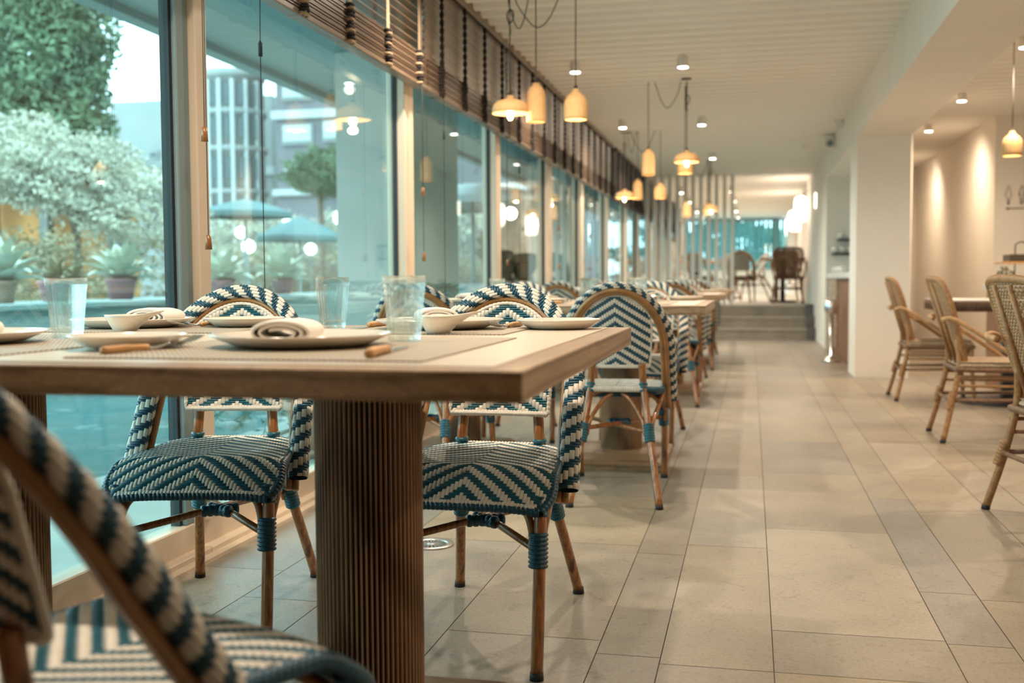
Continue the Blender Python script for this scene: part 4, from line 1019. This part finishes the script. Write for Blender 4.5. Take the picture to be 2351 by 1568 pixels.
for k in range(26):
    a = rr.random()*6.28; L = .35+.25*rr.random(); st_ = cr([(0, 0, .26), (math.cos(a)*L*.3, math.sin(a)*L*.3, .36+.1*rr.random()), (math.cos(a)*L*.8, math.sin(a)*L*.8, .30), (math.cos(a)*L, math.sin(a)*L, .16)], 6); s.tube(st_, .002, 'fern', 4)
    for p in st_[4::1]:
        for q in range(3): d = RNG.standard_normal(3)*.02; s.add([p, p+d+[0, 0, .004], p+d*1.6, p+d-[0, 0, .004]], [(0, 1, 2, 3)], 'fern', False)
s.build('foliage', t)
def foliage(name, blobs, mat, n, leaf, label, cat, trunk=None, group=None, mats=None):
    t = empty(name, (blobs[0][0], blobs[0][1], -.15)); tag(t, label, cat, group); o0 = np.array([blobs[0][0], blobs[0][1], -.15])
    V = []; tot = sum(b[3]*b[4]*b[5] for b in blobs)
    for (x, y, z, a, b, c) in blobs:
        k = int(n*a*b*c/tot)+30; d = RNG.standard_normal((k, 3)); d /= np.linalg.norm(d, axis=1)[:, None]; rad = RNG.uniform(.72, 1.05, k)*(1+.18*np.sin(d[:, 0]*7+d[:, 2]*9+x))
        c0 = d*rad[:, None]*[a, b, c]+[x, y, z]-o0
        u = RNG.standard_normal((k, 3)); u /= np.linalg.norm(u, axis=1)[:, None]; w = np.cross(u, RNG.standard_normal((k, 3))); w /= np.linalg.norm(w, axis=1)[:, None]
        s_ = leaf*RNG.uniform(.6, 1.3, k)[:, None]; m_ = np.cross(u, w)*s_*.25
        V.append(np.stack([c0-u*s_, c0-w*s_*.45+m_, c0+u*s_, c0+w*s_*.45+m_], 1))
    V = np.concatenate(V); f = np.arange(len(V)*4).reshape(-1, 4); m = MB(); m.add(V.reshape(-1, 3), f.tolist(), mat, False); m.build('foliage', t)
    if trunk:
        q = MB()
        for p0, p1, r in trunk: q.tube(cr([np.array(p0)-o0, (np.array(p0)+np.array(p1))/2-o0+[.05, .03, 0], np.array(p1)-o0], 4), r, 'bark', 8)
        q.build('trunk', t)
    return t
foliage('cypress_tree', [(-11.45, 16.0, 5.0, .95, .95, 3.9), (-11.9, 16.3, 4.6, .8, .8, 3.2), (-11.2, 15.6, 4.4, .6, .6, 2.4)], 'green_leaf', 26000, .085, 'tall dense dark cypress at the upper left beyond the glass', 'tree', [((-11.45, 16.0, -.15), (-11.45, 16.0, 5), .18)])
foliage('flowering_shrub', [(-9.9, 12.7, 2.6, 1.0, .9, .55), (-9.0, 13.0, 2.3, .9, .9, .55), (-8.1, 13.2, 1.9, .8, .9, .5)], 'pale_leaf', 16000, .045, 'large pale blossoming shrub below the cypress', 'shrub', [((-9.0, 12.9, -.15), (-9.0, 12.9, 2.3), .06)])
foliage('garden_shrub', [(-8.7, 12.0, 1.0, .9, .7, .5), (-7.8, 12.9, .9, .8, .6, .5), (-9.6, 12.3, 1.1, .8, .7, .5)], 'olive_leaf', 5500, .04, 'olive brown shrub below the pale blossoms, left of the first window post', 'shrub', [((-8.7, 12.6, -.15), (-8.7, 12.6, 1.0), .04)])
foliage('garden_tree', [(-10.0, 23.6, 3.4, .75, .7, .5), (-9.7, 23.6, 3.5, .7, .7, .55)], 'green_leaf', 7000, .055, 'small green tree before the brick apartment block in the second glazed bay', 'tree', [((-9.9, 23.6, -.15), (-9.9, 23.6, 3.3), .07)])
foliage('hedge', [(-13.5, 28, 2.0, 2.2, 1, .9), (-10.5, 28, 2.0, 2.2, 1, .8), (-7.5, 28, 1.9, 2.2, 1, .8)], 'pale_leaf', 14000, .07, 'pale hedge behind the teal parasols', 'hedge', [((-10.5, 28, -.15), (-10.5, 28, 1.9), .1)])
foliage('low_hedge', [(-12.0, 24.8, .8, 1.8, .8, .9), (-9.6, 25, .7, 1.8, .8, .9), (-7.6, 25, .7, 1.6, .8, .8)], 'olive_leaf', 14000, .06, 'brown-green low hedge under the teal parasols', 'hedge', [((-9.6, 25, -.15), (-9.6, 25, .8), .05)])
foliage('added_darkening_hedge', [(-4.6, 22.5, 1.2, .3, 3.5, 1.3)], 'green_leaf', 14000, .12, 'tall hedge added to darken the view outside the raised platform windows', 'hedge', [((-4.6, 22.5, -.15), (-4.6, 22.5, 1.2), .1)])  # added to cut the brightness seen through the platform windows
foliage('added_backdrop_hedge', [(-1.0, 35.5, 1.3, 3.4, .8, 1.4)], 'green_leaf', 9000, .12, 'dark hedge added to block bright sky behind the far end window blind', 'hedge', [((-1.0, 35.5, -.15), (-1.0, 35.5, 1.2), .1)])  # added dark backdrop so the gaps between louvres stay dim
# pavilion behind the shrubs, warm light painted into its wall colour
t = empty('garden_pavilion', (-11.9, 14.0, -.15)); tag(t, 'low timber pavilion with warm light painted into its wall, behind the left shrubs', 'pavilion')
MB().box((-.2, 0, 0), (3.1, .2, 2.75), 'warm_lit_timber').build('wall', t); MB().box((-.3, -.4, 2.75), (3.3, .6, 2.85), 'facade_white').build('roof', t)
pp = MB().box((0, -.3, 0), (.14, -.15, 2.75), 'facade_white').build('post', t)
for x in (.9, 1.8, 2.9): c = pp.copy(); COL.objects.link(c); c.parent = t; c.location = (x, 0, 0)
# buildings
def bld(name, loc, size, mat, wins, label, bands=(), fin=None, rz=0):
    t = empty(name, loc, rz); tag(t, label, 'building'); w, d, h = size
    b = MB().box((0, 0, 0), (w, d, h), mat)
    for z0, z1 in bands: b.box((-.1, -.15, z0), (w+.1, 0, z1), 'shutter')
    b.build('wall', t)
    for (x0, x1, z0, z1, m) in wins:
        f = MB().box((x0, -.1, z0), (x1, 0, z1), 'facade_white').build('window', t); MB().box((x0+.08, -.14, z0+.08), (x1-.08, -.1, z1-.08), m).build('pane', f)
    return t
# low white building behind the cypress gap (image x 260-400, y 215-450), Y=36
bld('white_building', (-23.4, 36, -.15), (6.5, 6, 7.75), 'facade_white', [(1.6+k*.85, 2.0+k*.85, 5.6, 5.9, 'dark_pane') for k in range(5)]+[(1.5+k*1.5, 2.3+k*1.5, 3.3, 4.2, 'dark_pane') for k in range(3)], 'low white building with a row of small windows right of the cypress', [(4.9, 5.2)])
o = bld('brick_apartment_block', (-14.4, 31, -.15), (9, 8, 9.2), 'brick', [], 'brick apartment block with white roller shutters behind the second glazed bay', [(6.05, 6.3), (3.7, 3.9)])
for (x0, x1, z0, z1) in ((.25, 1.25, 6.6, 7.15), (1.6, 2.5, 6.6, 7.15), (.23, 1.25, 5.25, 5.87), (1.56, 2.4, 5.3, 5.95), (.25, 1.25, 4.2, 4.8), (1.56, 2.4, 4.2, 4.8), (3.2, 4.1, 5.3, 5.9)):
    f = MB().box((x0, -.1, z0), (x1, 0, z1), 'facade_white').build('window', o); MB().box((x0+.06, -.16, z0+.1), (x1-.06, -.1, z1-.04), 'shutter').build('shutter', f)
t = empty('curved_tower_block', (-16.85, 33.0, -.15)); tag(t, 'pale curved apartment tower with vertical fins between post and brick block', 'building')
q = MB().lathe([(.001, 0), (1.0, 0), (1.0, 7.7), (1.06, 7.7), (1.06, 7.95), (.001, 8.0)], 'facade_white', n=40);  q.build('wall', t)
for k in range(7):
    a = R(200+k*24); MB().box((1.03*math.cos(a)-.06, 1.03*math.sin(a)-.08, .5), (1.03*math.cos(a)+.06, 1.03*math.sin(a)+.02, 7.6), 'shutter').build('fin', t)
for k in range(6):
    a = R(212+k*24)
    for z in (2.9, 4.4, 5.7, 6.8): MB().box((.98*math.cos(a)-.13, .98*math.sin(a)-.05, z), (.98*math.cos(a)+.13, .98*math.sin(a)+.03, z+.7), 'dark_pane').build('window', t)
for z in (3.9, 5.3, 6.5): MB().lathe([(1.0, z), (1.09, z), (1.09, z+.18), (1.0, z+.18)], 'facade_white', n=40, closed=True).build('ledge', t)
# parasols
def parasol(x, y, zt, r, drop, mat, label, square=False):
    t = empty('parasol', (x, y, -.1)); tag(t, label, 'parasol', 'parasols on the garden terrace'); n = 8 if not square else 4; m = MB(); z = zt+.1
    th = np.linspace(0, 2*PI, n, endpoint=False)+(PI/4 if square else 0)
    prof = [(.01, z), (r*.5, z-drop*.42), (r, z-drop), (r, z-drop-.10), (r-.012, z-drop-.10), (r-.012, z-drop-.012), (r*.5, z-drop*.42-.012), (.01, z-.012)]
    v = np.concatenate([np.stack([a*np.cos(th), a*np.sin(th), np.full(n, b)], 1) for a, b in prof]); f = [(i*n+k, i*n+(k+1) % n, (i+1)*n+(k+1) % n, (i+1)*n+k) for i in range(len(prof)-1) for k in range(n)]
    m.add(v, f, mat, False).build('canopy', t); MB().tube([(0, 0, .05), (0, 0, z-.02)], .03, 'grey_metal', 10).build('pole', t)
    MB().lathe([(.001, 0), (.28, 0), (.28, .06), (.001, .07)], 'grey_metal', n=20).build('base', t)
parasol(-10.0, 20.0, 2.57, 1.0, .28, 'parasol_cloth', 'teal parasol just right of the first window post')
parasol(-9.7, 22.0, 2.33, 1.0, .45, 'parasol_cloth', 'lower teal parasol in front of the hedge in the second bay')
parasol(-4.35, 16.6, 2.45, 1.95, .30, 'parasol_white', 'large pale square parasol seen through the third glazed bay', True)
# outdoor sofa
t = empty('outdoor_sofa', (-4.6, 14.6, -.03)); tag(t, 'light blue-grey outdoor sofa on the terrace behind the third glazed bay', 'sofa')
s = MB().box((-.45, -1.2, .02), (.45, 1.6, .36), 'white_lacquer', .02); s.box((-.62, -1.2, .02), (-.45, 1.6, .78), 'white_lacquer', .02); s.build('frame', t)
MB().box((-.43, -1.15, .36), (.43, .2, .52), 'sofa_cloth', .04).build('seat_cushion', t); MB().box((-.43, .23, .36), (.43, 1.55, .52), 'sofa_cloth', .04).build('seat_cushion', t)
MB().box((-.45, -1.1, .52), (-.22, .15, .98), 'sofa_cloth', .05).build('back_cushion', t); MB().box((-.45, .25, .52), (-.22, 1.5, .98), 'sofa_cloth', .05).build('back_cushion', t)
t = empty('side_bar', (-3.6, 13.9, -.03)); tag(t, 'pale low bar unit on the terrace in front of the outdoor sofa', 'bar unit'); MB().box((-.5, -.2, 0), (.7, .2, .82), 'sofa_cloth', .01).build('body', t); MB().box((-.55, -.25, .82), (.75, .25, .88), 'shutter', .006).build('bar_top', t)
# globe lamps
def globe(px, py, rpx, r, label):
    d = r*F/rpx; X = (px-1725)/F*d; Z = .9+(640+.0058*(1725-px)-py)/F*d
    t = empty('globe_lamp', (X, d, -.15)); tag(t, label, 'globe lamp', 'glowing globe lamps in the garden'); zc = Z+.15
    MB().lathe([(max(.001, r*math.sin(a)), zc-r*math.cos(a)) for a in np.linspace(0, PI, 18)], 'globe_glow', n=28).build('globe', t)
    MB().tube([(0, 0, 0), (0, 0, zc-r+.01)], .018, 'facade_white', 8).build('pole', t)
globe(358, 448, 25, .15, 'glowing white globe lamp nearest the first window post'); globe(298, 480, 21, .13, 'glowing white globe lamp left of and below the highest one')
globe(754, 492, 20, .15, 'glowing white globe lamp beside the exterior pier'); globe(672, 567, 14, .13, 'small low globe lamp under the lower teal parasol')
globe(507, 560, 16, .15, 'globe lamp behind the agave right of the window post'); globe(488, 525, 14, .13, 'globe lamp half hidden at the right of the window post'); globe(612, 497, 11, .12, 'faint globe lamp under the left teal parasol')
